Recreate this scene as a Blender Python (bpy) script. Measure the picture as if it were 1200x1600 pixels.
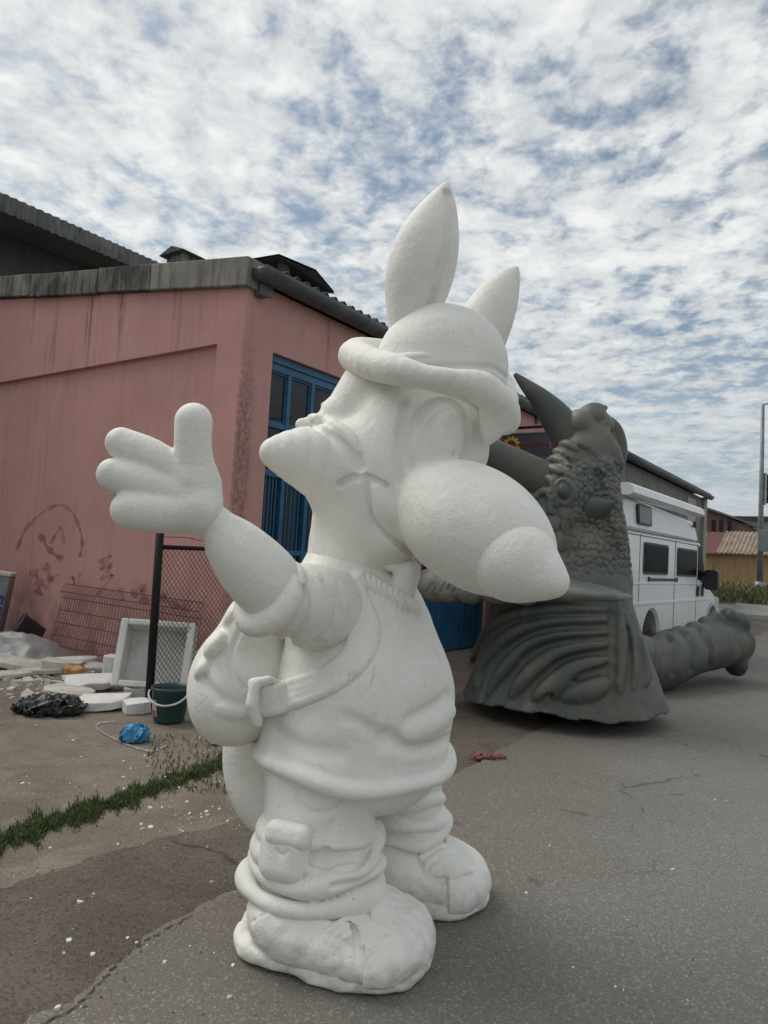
import bpy, bmesh, math, random
import numpy as np
from mathutils import Vector, Matrix

random.seed(7); RNG = np.random.default_rng(11)
for o in list(bpy.data.objects): bpy.data.objects.remove(o, do_unlink=True)
scene = bpy.context.scene
COL = scene.collection

# ------------------------------------------------------------------ camera
F = 1115.0; PITCH = math.atan(66/1115.0); ROLL = math.atan(0.057); EYE = 1.55
FW = np.array([0, math.cos(PITCH), math.sin(PITCH)]); R0 = np.array([1.0, 0, 0]); U0 = np.cross(R0, FW)
RT = R0*math.cos(ROLL)+U0*math.sin(ROLL); UP = -R0*math.sin(ROLL)+U0*math.cos(ROLL)
CAM = np.array([0, 0, EYE])
cd = bpy.data.cameras.new('camera'); cam = bpy.data.objects.new('camera', cd); COL.objects.link(cam)
cd.sensor_fit = 'VERTICAL'; cd.sensor_height = 36.0; cd.lens = 36.0*F/1600.0
cd.clip_start = 0.05; cd.clip_end = 3000
cam.matrix_world = Matrix(((RT[0], UP[0], -FW[0], 0), (RT[1], UP[1], -FW[1], 0), (RT[2], UP[2], -FW[2], EYE), (0, 0, 0, 1)))
scene.camera = cam
scene.render.resolution_x = 768; scene.render.resolution_y = 1024

# ------------------------------------------------------------------ light
SUN_EL = math.radians(50); SUN_AZ = math.atan2(-0.75, 0.42)     # azimuth from +Y towards +X
world = bpy.data.worlds.new('World'); scene.world = world; world.use_nodes = True
nt = world.node_tree; nt.nodes.clear()
def wn(t, **kw):
    n = nt.nodes.new(t)
    for k, v in kw.items(): setattr(n, k, v)
    return n
def wl(a, b): nt.links.new(a, b)
wout = wn('ShaderNodeOutputWorld'); wbg = wn('ShaderNodeBackground'); wbg.inputs['Strength'].default_value = 0.1
sky = wn('ShaderNodeTexSky'); sky.sky_type = 'NISHITA'; sky.sun_disc = False
sky.sun_elevation = SUN_EL; sky.sun_rotation = SUN_AZ; sky.air_density = 1.0; sky.dust_density = 1.5; sky.ozone_density = 1.2
tc = wn('ShaderNodeTexCoord'); sep = wn('ShaderNodeSeparateXYZ'); wl(tc.outputs['Generated'], sep.inputs[0])
def wm(op, a, b=None, c=None, clamp=False):
    n = wn('ShaderNodeMath', operation=op); n.use_clamp = clamp
    for i, v in enumerate((a, b, c)):
        if v is None: continue
        if isinstance(v, (int, float)): n.inputs[i].default_value = v
        else: wl(v, n.inputs[i])
    return n.outputs[0]
zc = wm('MAXIMUM', sep.outputs[2], 0.0)
zz = wm('ADD', zc, 0.10)
cx = wm('DIVIDE', sep.outputs[0], zz); cy = wm('DIVIDE', sep.outputs[1], zz)
cmb = wn('ShaderNodeCombineXYZ'); wl(cx, cmb.inputs[0]); wl(cy, cmb.inputs[1])
def wnoise(scale, detail, rough, dist=0.0, off=(0, 0, 0), sc=(1, 1, 1), rot=0.0):
    mp = wn('ShaderNodeMapping'); mp.inputs['Location'].default_value = off; mp.inputs['Scale'].default_value = sc
    mp.inputs['Rotation'].default_value = (0, 0, rot)
    wl(cmb.outputs[0], mp.inputs[0])
    n = wn('ShaderNodeTexNoise'); n.inputs['Scale'].default_value = scale; n.inputs['Detail'].default_value = detail
    n.inputs['Roughness'].default_value = rough; n.inputs['Distortion'].default_value = dist
    wl(mp.outputs[0], n.inputs['Vector']); return n.outputs['Fac']
n_big = wnoise(1.3, 3, 0.5, 0.3, (3.1, 0.4, 0))
n_med = wnoise(4.2, 4, 0.55, 0.4, (1.7, 2.2, 0), (1.0, 0.8, 1), 0.5)
n_mid = wnoise(12.5, 5, 0.52, 0.3, (0.3, 7.7, 0), (1.0, 0.85, 1), 0.5)
n_fine = wnoise(38.0, 4, 0.6, 0.2, (5, 2, 0))
cov = wm('ADD', wm('ADD', wm('MULTIPLY', n_mid, 0.56), wm('MULTIPLY', n_med, 0.40)), wm('ADD', wm('MULTIPLY', n_big, 0.34), wm('MULTIPLY', n_fine, 0.18)))
mr = wn('ShaderNodeMapRange'); mr.interpolation_type = 'SMOOTHSTEP'
mr.inputs['From Min'].default_value = 0.53; mr.inputs['From Max'].default_value = 0.78
wl(cov, mr.inputs['Value'])
# cloud thickness shading
n_sh = wnoise(6.0, 6, 0.65, 0.3, (1.3, 4.2, 0))
mr2 = wn('ShaderNodeMapRange'); mr2.inputs['From Min'].default_value = 0.40; mr2.inputs['From Max'].default_value = 0.66
mr2.inputs['To Min'].default_value = 0.0; mr2.inputs['To Max'].default_value = 1.0; wl(wm('ADD', wm('MULTIPLY', n_sh, 0.5), wm('MULTIPLY', wm('SUBTRACT', cov, 0.2), 0.55)), mr2.inputs['Value'])
ccol = wn('ShaderNodeMix', data_type='RGBA')
ccol.inputs['A'].default_value = (3.1, 3.4, 3.75, 1); ccol.inputs['B'].default_value = (6.2, 6.3, 6.2, 1)
wl(mr2.outputs[0], ccol.inputs['Factor'])
# low sky: even veil of cloud
hz = wn('ShaderNodeMapRange'); hz.interpolation_type = 'SMOOTHSTEP'
hz.inputs['From Min'].default_value = 0.0; hz.inputs['From Max'].default_value = 0.42
hz.inputs['To Min'].default_value = 0.95; hz.inputs['To Max'].default_value = 0.0; wl(zc, hz.inputs['Value'])
veil = wm('MULTIPLY', hz.outputs[0], 0.8)
covv = wm('MAXIMUM', wm('ADD', wm('MULTIPLY', mr.outputs[0], 0.92), 0.06), veil)
ccol2 = wn('ShaderNodeMix', data_type='RGBA'); wl(wm('MULTIPLY', hz.outputs[0], 0.85), ccol2.inputs['Factor'])
wl(ccol.outputs['Result'], ccol2.inputs['A']); ccol2.inputs['B'].default_value = (3.0, 3.4, 3.75, 1)
skyd = wn('ShaderNodeMix', data_type='RGBA', blend_type='MULTIPLY'); skyd.inputs['Factor'].default_value = 1.0
wl(sky.outputs[0], skyd.inputs['A']); skyd.inputs['B'].default_value = (0.66, 0.70, 0.66, 1)
mixs = wn('ShaderNodeMix', data_type='RGBA'); wl(covv, mixs.inputs['Factor'])
wl(skyd.outputs['Result'], mixs.inputs['A']); wl(ccol2.outputs['Result'], mixs.inputs['B'])
wl(mixs.outputs['Result'], wbg.inputs['Color']); wl(wbg.outputs[0], wout.inputs[0])

sd = bpy.data.lights.new('sun', 'SUN'); sun = bpy.data.objects.new('sun', sd); COL.objects.link(sun)
sd.energy = 1.4; sd.angle = math.radians(40); sd.color = (1.0, 0.96, 0.9)
sdir = Vector((math.sin(SUN_AZ)*math.cos(SUN_EL), math.cos(SUN_AZ)*math.cos(SUN_EL), math.sin(SUN_EL)))
sun.rotation_euler = (-sdir).to_track_quat('-Z', 'Y').to_euler(); sun.location = (0, 0, 30)
scene.view_settings.view_transform = 'Standard'; scene.view_settings.look = 'None'
scene.view_settings.exposure = 0.55; scene.view_settings.gamma = 1.0
scene.view_settings.use_curve_mapping = False

# ------------------------------------------------------------------ where a photo point lies in the place
def ray(x, y): return (x-600)/F*RT-(y-800)/F*UP+FW
def P(x, y, Y): d = ray(x, y); return CAM+d*(Y/d[1])
def G(x, y, z=0.0): d = ray(x, y); return CAM+d*((z-EYE)/d[2])
def onplane(x, y, p0, n): d = ray(x, y); return CAM+d*(np.dot(np.array(p0)-CAM, n)/np.dot(d, n))
COR = np.array([-1.52, 7.91, 0]); AZ = math.radians(34.9); BROT = math.pi/2-AZ
BU = np.array([math.sin(AZ), math.cos(AZ), 0]); BV = np.array([-math.cos(AZ), math.sin(AZ), 0])
def W(s, y, z): return COR+BU*s+BV*y+np.array([0, 0, z])
def loc(p): d = np.array(p)-COR; return (d@BU, d@BV, d[2])

# ------------------------------------------------------------------ materials
MATS = {}
class NB:
    def __init__(s, name):
        m = bpy.data.materials.new(name); m.use_nodes = True; s.m = m; s.t = m.node_tree
        s.b = s.t.nodes['Principled BSDF']; s.tc = s.t.nodes.new('ShaderNodeTexCoord')
    def n(s, t, **kw):
        k = s.t.nodes.new(t)
        for a, v in kw.items(): setattr(k, a, v)
        return k
    def l(s, a, b): s.t.links.new(a, b)
    def noise(s, scale, detail=4, rough=0.55, dist=0.0, sc=(1, 1, 1), off=(0, 0, 0), coord='Object'):
        mp = s.n('ShaderNodeMapping'); mp.inputs['Scale'].default_value = sc; mp.inputs['Location'].default_value = off
        s.l(s.tc.outputs[coord], mp.inputs[0])
        k = s.n('ShaderNodeTexNoise'); k.inputs['Scale'].default_value = scale; k.inputs['Detail'].default_value = detail
        k.inputs['Roughness'].default_value = rough; k.inputs['Distortion'].default_value = dist
        s.l(mp.outputs[0], k.inputs['Vector']); return k.outputs['Fac']
    def ramp(s, v, a, b, lo=0.0, hi=1.0, smooth=True):
        k = s.n('ShaderNodeMapRange'); k.interpolation_type = 'SMOOTHSTEP' if smooth else 'LINEAR'
        k.inputs['From Min'].default_value = a; k.inputs['From Max'].default_value = b
        k.inputs['To Min'].default_value = lo; k.inputs['To Max'].default_value = hi
        s.l(v, k.inputs['Value']); return k.outputs[0]
    def mix(s, f, a, b, blend='MIX'):
        k = s.n('ShaderNodeMix', data_type='RGBA', blend_type=blend)
        for nm, v in (('Factor', f), ('A', a), ('B', b)):
            if isinstance(v, (int, float)): k.inputs[nm].default_value = v
            elif isinstance(v, tuple): k.inputs[nm].default_value = (*v[:3], 1)
            else: s.l(v, k.inputs[nm])
        return k.outputs['Result']
    def math(s, op, a, b=None):
        k = s.n('ShaderNodeMath', operation=op)
        for i, v in enumerate((a, b)):
            if v is None: continue
            if isinstance(v, (int, float)): k.inputs[i].default_value = v
            else: s.l(v, k.inputs[i])
        return k.outputs[0]
    def xyz(s, coord='Object'):
        k = s.n('ShaderNodeSeparateXYZ'); s.l(s.tc.outputs[coord], k.inputs[0]); return k.outputs
    def color(s, c):
        if isinstance(c, tuple): s.b.inputs['Base Color'].default_value = (*c[:3], 1)
        else: s.l(c, s.b.inputs['Base Color'])
    def rough(s, r):
        if isinstance(r, (int, float)): s.b.inputs['Roughness'].default_value = r
        else: s.l(r, s.b.inputs['Roughness'])
    def bump(s, h, strength=0.3, dist=0.01, prev=None):
        k = s.n('ShaderNodeBump'); k.inputs['Strength'].default_value = strength; k.inputs['Distance'].default_value = dist
        s.l(h, k.inputs['Height'])
        if prev is not None: s.l(prev, k.inputs['Normal'])
        s.l(k.outputs[0], s.b.inputs['Normal']); return k.outputs[0]
def simple(name, c1, c2=None, scale=6.0, rough=0.7, bump=0.15, bscale=60.0, metal=0.0, bd=0.004, spec=None):
    if name in MATS: return MATS[name]
    b = NB(name)
    if c2 is None: c2 = tuple(x*0.8 for x in c1)
    n1 = b.noise(scale, 5, 0.6, 0.2)
    b.color(b.mix(b.ramp(n1, 0.35, 0.68), c1, c2)); b.rough(rough); b.b.inputs['Metallic'].default_value = metal
    if spec is not None:
        b.b.inputs['Specular IOR Level'].default_value = spec
        if spec < 0.2: b.b.inputs['IOR'].default_value = 1.12
    if bump: b.bump(b.noise(bscale, 4, 0.6), bump, bd)
    MATS[name] = b.m; return b.m

def m_statue():
    b = NB('white_foam')
    base = b.mix(b.ramp(b.noise(2.2, 5, 0.6, 0.4), 0.35, 0.7), (0.83, 0.82, 0.765), (0.745, 0.735, 0.675))
    base = b.mix(b.ramp(b.noise(9, 6, 0.7, 0.5, off=(3, 1, 2)), 0.55, 0.78, 0, 0.6), base, (0.60, 0.57, 0.48))
    base = b.mix(b.ramp(b.noise(70, 3, 0.5, off=(8, 1, 2)), 0.70, 0.76, 0, 0.6), base, (0.30, 0.28, 0.25))
    sc1 = b.ramp(b.noise(11, 4, 0.7, 1.2, sc=(1, 1, 0.25), off=(2, 9, 4)), 0.665, 0.69, 0, 1.0)
    base = b.mix(b.math('MULTIPLY', sc1, 0.35), base, (0.42, 0.40, 0.35))
    z = b.xyz()[2]
    low = b.math('MULTIPLY', b.ramp(z, 0.0, 0.28, 1.0, 0.0), b.ramp(b.noise(14, 6, 0.7), 0.42, 0.7))
    base = b.mix(b.math('MULTIPLY', low, 0.6), base, (0.34, 0.31, 0.27))
    b.color(base); b.rough(0.62); b.b.inputs['Specular IOR Level'].default_value = 0.35
    p = b.bump(b.noise(9, 6, 0.65), 0.6, 0.018)
    p = b.bump(b.noise(30, 6, 0.72, 0.6, sc=(1, 1, 0.45)), 0.6, 0.008, p)
    b.bump(b.noise(150, 3, 0.6), 0.35, 0.002, p)
    return b.m
def m_dino(name='grey_sculpture', brown=0.5, k=0.92):
    b = NB(name)
    base = b.mix(b.ramp(b.noise(1.3, 4, 0.6, 0.6), 0.40, 0.62), (0.060*k, 0.073*k, 0.068*k), (0.105*k, 0.096*k, 0.078*k))
    base = b.mix(b.ramp(b.noise(3.1, 5, 0.6, 0.5, off=(4, 2, 9)), 0.55, 0.75, 0, brown), base, (0.20, 0.175, 0.135))
    base = b.mix(b.ramp(b.noise(22, 5, 0.65), 0.5, 0.8, 0, 0.35), base, (0.045, 0.05, 0.048))
    b.color(base); b.rough(0.5)
    p = b.bump(b.noise(26, 5, 0.6, 0.2), 0.35, 0.012); b.bump(b.noise(120, 3, 0.6), 0.25, 0.003, p)
    return b.m
def m_pink():
    b = NB('pink_render'); o = b.xyz()
    base = b.mix(b.ramp(b.noise(0.9, 5, 0.6, 0.5), 0.3, 0.72), (0.58, 0.315, 0.285), (0.50, 0.27, 0.245))
    base = b.mix(b.ramp(b.noise(5, 6, 0.7, 0.4), 0.5, 0.8, 0, 0.45), base, (0.46, 0.29, 0.255))
    # rain streaks below the coping, grime near the ground, mould up the corner
    st = b.math('MULTIPLY', b.ramp(b.noise(2.2, 4, 0.65, 0.1, sc=(3.2, 3.2, 0.16)), 0.55, 0.72), b.ramp(o[2], 3.1, 4.9, 0.0, 1.0))
    base = b.mix(b.math('MULTIPLY', st, 0.75), base, (0.10, 0.085, 0.075))
    st2 = b.math('MULTIPLY', b.ramp(b.noise(3.6, 4, 0.65, 0.1, sc=(3.5, 3.5, 0.10), off=(7, 3, 1)), 0.50, 0.75), 0.28)
    base = b.mix(st2, base, (0.26, 0.15, 0.135))
    gr = b.math('MULTIPLY', b.ramp(o[2], 0.0, 1.3, 1.0, 0.0), b.ramp(b.noise(2.6, 5, 0.65, 0.3), 0.38, 0.66))
    base = b.mix(b.math('MULTIPLY', gr, 0.75), base, (0.16, 0.115, 0.10))
    yb = b.math('MULTIPLY', b.ramp(o[0], -0.30, -0.21, 0.0, 1.0), b.ramp(o[0], -0.08, 0.05, 1.0, 0.0))
    yb = b.math('MULTIPLY', yb, b.ramp(o[1], 0.03, 0.05, 1.0, 0.0))
    zb = b.math('MULTIPLY', b.ramp(o[2], 0.2, 1.7, 0.2, 1.0), b.ramp(o[2], 2.9, 4.2, 1.0, 0.0))
    mo = b.math('MULTIPLY', b.math('MULTIPLY', yb, zb), b.ramp(b.noise(17, 8, 0.8, 0.6), 0.36, 0.62))
    base = b.mix(b.math('MULTIPLY', mo, 0.65), base, (0.09, 0.07, 0.06))
    base = b.mix(b.ramp(b.noise(0.7, 7, 0.7, 0.8, off=(11, 3, 2)), 0.60, 0.64, 0, 0.35), base, (0.50, 0.36, 0.33))
    b.color(base); b.rough(0.85); b.b.inputs['Specular IOR Level'].default_value = 0.2
    p = b.bump(b.noise(2.4, 4, 0.5), 0.3, 0.03); b.bump(b.noise(45, 5, 0.7), 0.5, 0.006, p)
    return b.m
def m_concrete(name, c1, c2, dark, sc=1.5, streak=0.6):
    b = NB(name)
    base = b.mix(b.ramp(b.noise(sc, 5, 0.6, 0.3), 0.35, 0.7), c1, c2)
    base = b.mix(b.ramp(b.noise(3.0, 5, 0.7, 0.2, sc=(3, 3, 0.35)), 0.44, 0.66, 0, streak), base, dark)
    if streak > 0.8: base = b.mix(b.ramp(b.noise(1.1, 4, 0.7, 0.3, off=(3, 1, 5)), 0.42, 0.62, 0, 0.75), base, dark)
    b.color(base); b.rough(0.85); b.b.inputs['Specular IOR Level'].default_value = 0.25
    b.bump(b.noise(40, 5, 0.65), 0.4, 0.006); return b.m
def cracks(b, base, scale, thr, dark, amt, dist=0.35):
    nz = b.n('ShaderNodeTexNoise'); nz.inputs['Scale'].default_value = 2.5; nz.inputs['Detail'].default_value = 5; b.l(b.tc.outputs['Object'], nz.inputs['Vector'])
    vm = b.n('ShaderNodeVectorMath', operation='MULTIPLY_ADD'); b.l(nz.outputs['Color'], vm.inputs[0]); vm.inputs[1].default_value = (dist, dist, 0); b.l(b.tc.outputs['Object'], vm.inputs[2])
    v = b.n('ShaderNodeTexVoronoi'); v.feature = 'DISTANCE_TO_EDGE'; v.inputs['Scale'].default_value = scale; b.l(vm.outputs[0], v.inputs['Vector'])
    m = b.math('MULTIPLY', b.ramp(v.outputs['Distance'], 0.0, thr, 1.0, 0.0), b.ramp(b.noise(0.8, 3, 0.5, off=(9, 2, 0)), 0.48, 0.62, 0, amt))
    return b.mix(m, base, dark), m
def m_ground():
    b = NB('dirt')
    base = b.mix(b.ramp(b.noise(0.9, 6, 0.62, 0.5), 0.36, 0.66), (0.235, 0.198, 0.160), (0.165, 0.136, 0.110))
    base = b.mix(b.ramp(b.noise(3.7, 5, 0.65, 0.3), 0.45, 0.75, 0, 0.7), base, (0.285, 0.250, 0.210))
    base = b.mix(b.ramp(b.noise(11, 6, 0.7, 0.6, off=(4, 4, 0)), 0.52, 0.72, 0, 0.55), base, (0.120, 0.098, 0.078))
    base = b.mix(b.ramp(b.noise(55, 5, 0.75), 0.50, 0.66, 0, 0.8), base, (0.085, 0.070, 0.057))
    base = b.mix(b.ramp(b.noise(80, 4, 0.7, off=(3, 3, 0)), 0.58, 0.66, 0, 0.75), base, (0.40, 0.37, 0.32))
    b.color(base); b.rough(0.95); b.b.inputs['Specular IOR Level'].default_value = 0.1
    p = b.bump(b.noise(5, 5, 0.6), 0.6, 0.035); b.bump(b.noise(70, 5, 0.7), 0.7, 0.012, p); return b.m
def m_oldasph():
    b = NB('old_asphalt')
    base = b.mix(b.ramp(b.noise(1.4, 6, 0.62, 0.5), 0.36, 0.66), (0.150, 0.126, 0.102), (0.205, 0.178, 0.146))
    base = b.mix(b.ramp(b.noise(7, 6, 0.7, 0.6, off=(4, 4, 0)), 0.52, 0.75, 0, 0.5), base, (0.105, 0.088, 0.072))
    base = b.mix(b.ramp(b.noise(60, 6, 0.78), 0.48, 0.64, 0, 0.85), base, (0.075, 0.062, 0.050))
    base = b.mix(b.ramp(b.noise(85, 5, 0.75, off=(3, 3, 0)), 0.56, 0.64, 0, 0.75), base, (0.33, 0.30, 0.255))
    base, m = cracks(b, base, 0.9, 0.012, (0.05, 0.042, 0.035), 0.9)
    b.color(base); b.rough(0.92); b.b.inputs['Specular IOR Level'].default_value = 0.15
    p = b.bump(b.noise(6, 5, 0.6), 0.4, 0.02); b.bump(b.noise(60, 6, 0.78), 1.0, 0.016, p); return b.m
def m_road():
    b = NB('asphalt'); o = b.xyz()
    base = b.mix(b.ramp(b.noise(0.55, 6, 0.6, 0.5), 0.38, 0.66), (0.185, 0.180, 0.160), (0.225, 0.216, 0.192))
    base = b.mix(b.ramp(b.noise(2.4, 6, 0.65, 0.5, off=(1, 4, 0)), 0.52, 0.78, 0, 0.6), base, (0.150, 0.142, 0.125))
    # dust carried in from the yard along the edge
    dl = b.math('ADD', b.math('MULTIPLY', b.math('ADD', o[0], 0.94), 0.87), b.math('MULTIPLY', b.math('SUBTRACT', o[1], 2.4), -0.495))
    dn_ = b.math('ADD', dl, b.math('MULTIPLY', b.math('SUBTRACT', b.noise(1.3, 5, 0.6), 0.5), 2.2))
    base = b.mix(b.ramp(dn_, 0.0, 1.5, 0.85, 0.0), base, (0.190, 0.160, 0.128))
    v = b.n('ShaderNodeTexVoronoi'); v.inputs['Scale'].default_value = 130; b.l(b.tc.outputs['Object'], v.inputs['Vector'])
    base = b.mix(b.ramp(b.noise(70, 6, 0.78, off=(2, 6, 0)), 0.46, 0.64, 0, 0.55), base, (0.115, 0.108, 0.096))
    sepc = b.n('ShaderNodeSeparateColor'); b.l(v.outputs['Color'], sepc.inputs[0])
    base = b.mix(b.ramp(sepc.outputs[0], 0.35, 0.75, 0, 0.55), base, (0.125, 0.120, 0.108))
    base = b.mix(b.ramp(sepc.outputs[1], 0.88, 0.94, 0, 0.6), base, (0.34, 0.33, 0.30))
    spots = b.ramp(b.noise(4.2, 2, 0.4, 0.2, off=(6, 8, 0)), 0.70, 0.74, 0, 0.6)
    base = b.mix(spots, base, (0.085, 0.078, 0.072))
    base = b.mix(b.ramp(b.noise(1.1, 5, 0.6, 0.8, sc=(1.0, 0.25, 1), off=(2, 2, 0)), 0.56, 0.70, 0, 0.35), base, (0.125, 0.120, 0.110))
    base, m = cracks(b, base, 0.45, 0.006, (0.06, 0.055, 0.05), 0.8)
    b.color(base); b.rough(0.88); b.b.inputs['Specular IOR Level'].default_value = 0.22
    p = b.bump(b.noise(3, 4, 0.6), 0.35, 0.02)
    p = b.bump(v.outputs['Distance'], 0.5, 0.004, p); b.bump(b.noise(200, 4, 0.7), 0.5, 0.004, p); return b.m
def m_leaf(name, c1, c2):
    b = NB(name); i = b.n('ShaderNodeObjectInfo')
    base = b.mix(b.ramp(b.noise(9, 3, 0.6), 0.35, 0.65), c1, c2)
    base = b.mix(b.ramp(b.noise(31, 2, 0.5), 0.66, 0.74), base, (0.20, 0.19, 0.07))
    b.color(base); b.rough(0.7); b.b.inputs['Specular IOR Level'].default_value = 0.25; return b.m
def m_glass(name, c=(0.02, 0.024, 0.028), r=0.08):
    b = NB(name); b.color(b.mix(b.ramp(b.noise(3, 4, 0.6), 0.4, 0.7), c, tuple(x*1.7 for x in c)))
    b.rough(b.ramp(b.noise(5, 4, 0.6), 0.3, 0.7, r, r+0.1)); b.b.inputs['Specular IOR Level'].default_value = 0.28; return b.m

M_STATUE = m_statue(); M_DINO = m_dino(); M_DINO2 = m_dino('grey_sculpture_head', 0.75, 1.45); M_PINK = m_pink()
M_COPING = m_concrete('coping_concrete', (0.27, 0.255, 0.22), (0.17, 0.16, 0.14), (0.03, 0.028, 0.025), 1.2, 0.95)
M_COPING2 = m_concrete('coping_concrete_clean', (0.30, 0.285, 0.255), (0.21, 0.20, 0.18), (0.07, 0.066, 0.06), 1.2, 0.6)
M_GREYWALL = m_concrete('grey_render', (0.23, 0.225, 0.21), (0.17, 0.165, 0.155), (0.08, 0.078, 0.072), 1.0, 0.4)
M_DARKWALL = m_concrete('dark_grey_render', (0.085, 0.087, 0.088), (0.065, 0.067, 0.068), (0.03, 0.03, 0.03), 1.0, 0.4)
M_FIBRE = m_concrete('fibre_cement', (0.17, 0.17, 0.16), (0.11, 0.11, 0.105), (0.04, 0.042, 0.035), 2.0, 0.6)
M_GUTTER = simple('gutter_plastic', (0.095, 0.105, 0.115), (0.06, 0.066, 0.072), 4, 0.5, 0.1)
M_BLUE = simple('blue_paint', (0.018, 0.115, 0.215), (0.013, 0.08, 0.16), 3.0, 0.45, 0.12, 30)
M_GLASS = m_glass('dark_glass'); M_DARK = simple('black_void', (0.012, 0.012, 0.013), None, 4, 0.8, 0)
M_BLACKMETAL = simple('black_metal', (0.010, 0.010, 0.011), (0.02, 0.016, 0.014), 9, 0.75, 0.2, spec=0.2)
M_WIRE = simple('rusty_wire', (0.035, 0.027, 0.024), (0.06, 0.035, 0.025), 20, 0.7, 0)
M_REDWIRE = simple('red_brown_wire', (0.10, 0.03, 0.025), (0.06, 0.025, 0.02), 20, 0.6, 0)
M_FOAM = simple('polystyrene', (0.72, 0.71, 0.68), (0.60, 0.58, 0.54), 5, 0.75, 0.35, 55, bd=0.008)
M_FOAMD = simple('dirty_polystyrene', (0.58, 0.55, 0.50), (0.40, 0.37, 0.32), 6, 0.8, 0.35, 55, bd=0.008)
M_GROUND = m_ground(); M_ROAD = m_road(); M_OLD = m_oldasph()
M_GRASS = m_leaf('grass_green', (0.060, 0.095, 0.028), (0.10, 0.125, 0.045)); M_WEED = m_leaf('weed_green', (0.12, 0.14, 0.055), (0.20, 0.18, 0.09))

# ------------------------------------------------------------------ object helpers
def lk(o): COL.objects.link(o); return o
def tagit(o, label=None, cat=None, group=None, kind=None):
    if label: o['label'] = label
    if cat: o['category'] = cat
    if group: o['group'] = group
    if kind: o['kind'] = kind
    return o
def thing(name, label, cat, at=(0, 0, 0), rz=0.0, group=None):
    o = lk(bpy.data.objects.new(name, None)); o.location = Vector(at); o.rotation_euler = (0, 0, rz); o.empty_display_size = 0.1
    return tagit(o, label, cat, group)
class MB:
    def __init__(s): s.v = []; s.f = []; s.sm = []
    def add(s, vs, fs, smooth=False):
        n = len(s.v); s.v += [tuple(map(float, q)) for q in vs]; s.f += [tuple(i+n for i in q) for q in fs]; s.sm += [smooth]*len(fs); return s
    def box(s, c, sz, M=None):
        c = Vector(c); h = Vector(sz)/2; vs = []
        for k in (-1, 1):
            for j in (-1, 1):
                for i in (-1, 1):
                    q = Vector((i*h.x, j*h.y, k*h.z)); q = (M @ q) if M is not None else q; vs.append(q+c)
        return s.add(vs, [(0, 2, 3, 1), (4, 5, 7, 6), (0, 1, 5, 4), (2, 6, 7, 3), (0, 4, 6, 2), (1, 3, 7, 5)])
    def bb(s, x0, x1, y0, y1, z0, z1): return s.box(((x0+x1)/2, (y0+y1)/2, (z0+z1)/2), (x1-x0, y1-y0, z1-z0))
    def prism(s, poly, axis, a, b):      # poly of 2-D points, extruded along an axis from a to b
        def mk(p, t): return {'x': (t, p[0], p[1]), 'y': (p[0], t, p[1]), 'z': (p[0], p[1], t)}[axis]
        n = len(poly); vs = [mk(p, a) for p in poly]+[mk(p, b) for p in poly]
        return s.add(vs, [tuple(range(n))[::-1], tuple(range(n, 2*n))]+[(i, (i+1) % n, n+(i+1) % n, n+i) for i in range(n)])
    def tube(s, pts, r, n=8, cap=True, smooth=True):
        pts = [Vector(p) for p in pts]; rs = r if isinstance(r, (list, tuple)) else [r]*len(pts); vs = []; fs = []
        up = None
        for i, p in enumerate(pts):
            t = (pts[min(i+1, len(pts)-1)]-pts[max(i-1, 0)]).normalized()
            if up is None: up = Vector((0, 0, 1)) if abs(t.z) < 0.9 else Vector((1, 0, 0))
            a = t.cross(up).normalized(); bq = a.cross(t).normalized(); up = bq
            for k in range(n):
                th = 2*math.pi*k/n; vs.append(p+(a*math.cos(th)+bq*math.sin(th))*rs[i])
        for i in range(len(pts)-1):
            for k in range(n): fs.append((i*n+k, i*n+(k+1) % n, (i+1)*n+(k+1) % n, (i+1)*n+k))
        if cap: fs.append(tuple(range(n))[::-1]); fs.append(tuple((len(pts)-1)*n+k for k in range(n)))
        return s.add(vs, fs, smooth)
    def lathe(s, prof, n=32, c=(0, 0, 0), smooth=True):   # prof = [(r, z)]
        vs = []; fs = []; m = len(prof)
        for k in range(n):
            th = 2*math.pi*k/n
            for r, z in prof: vs.append((c[0]+r*math.cos(th), c[1]+r*math.sin(th), c[2]+z))
        for k in range(n):
            for i in range(m-1): fs.append((k*m+i, ((k+1) % n)*m+i, ((k+1) % n)*m+i+1, k*m+i+1))
        return s.add(vs, fs, smooth)
    def mesh(s, name, bevel=0.0, seg=2):
        me = bpy.data.meshes.new(name); me.from_pydata(s.v, [], s.f); me.polygons.foreach_set('use_smooth', s.sm)
        bm = bmesh.new(); bm.from_mesh(me)
        bmesh.ops.recalc_face_normals(bm, faces=bm.faces[:])
        if bevel: bmesh.ops.bevel(bm, geom=bm.edges[:], offset=bevel, segments=seg, affect='EDGES', profile=0.5, clamp_overlap=True)
        bm.to_mesh(me); bm.free(); me.update(); return me
    def build(s, name, mat, parent=None, bevel=0.0, seg=2, kind=None, at=None, rot=None):
        o = lk(bpy.data.objects.new(name, s.mesh(name, bevel, seg))); o.data.materials.append(mat)
        if parent is not None: o.parent = parent
        if at is not None: o.location = Vector(at)
        if rot is not None: o.rotation_euler = rot
        if kind: o['kind'] = kind
        return o
def meshobj(name, me, mat, parent=None, at=None, rot=None):
    o = lk(bpy.data.objects.new(name, me))
    if not me.materials: me.materials.append(mat)
    if parent is not None: o.parent = parent
    if at is not None: o.location = Vector(at)
    if rot is not None: o.rotation_euler = rot
    return o

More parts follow.
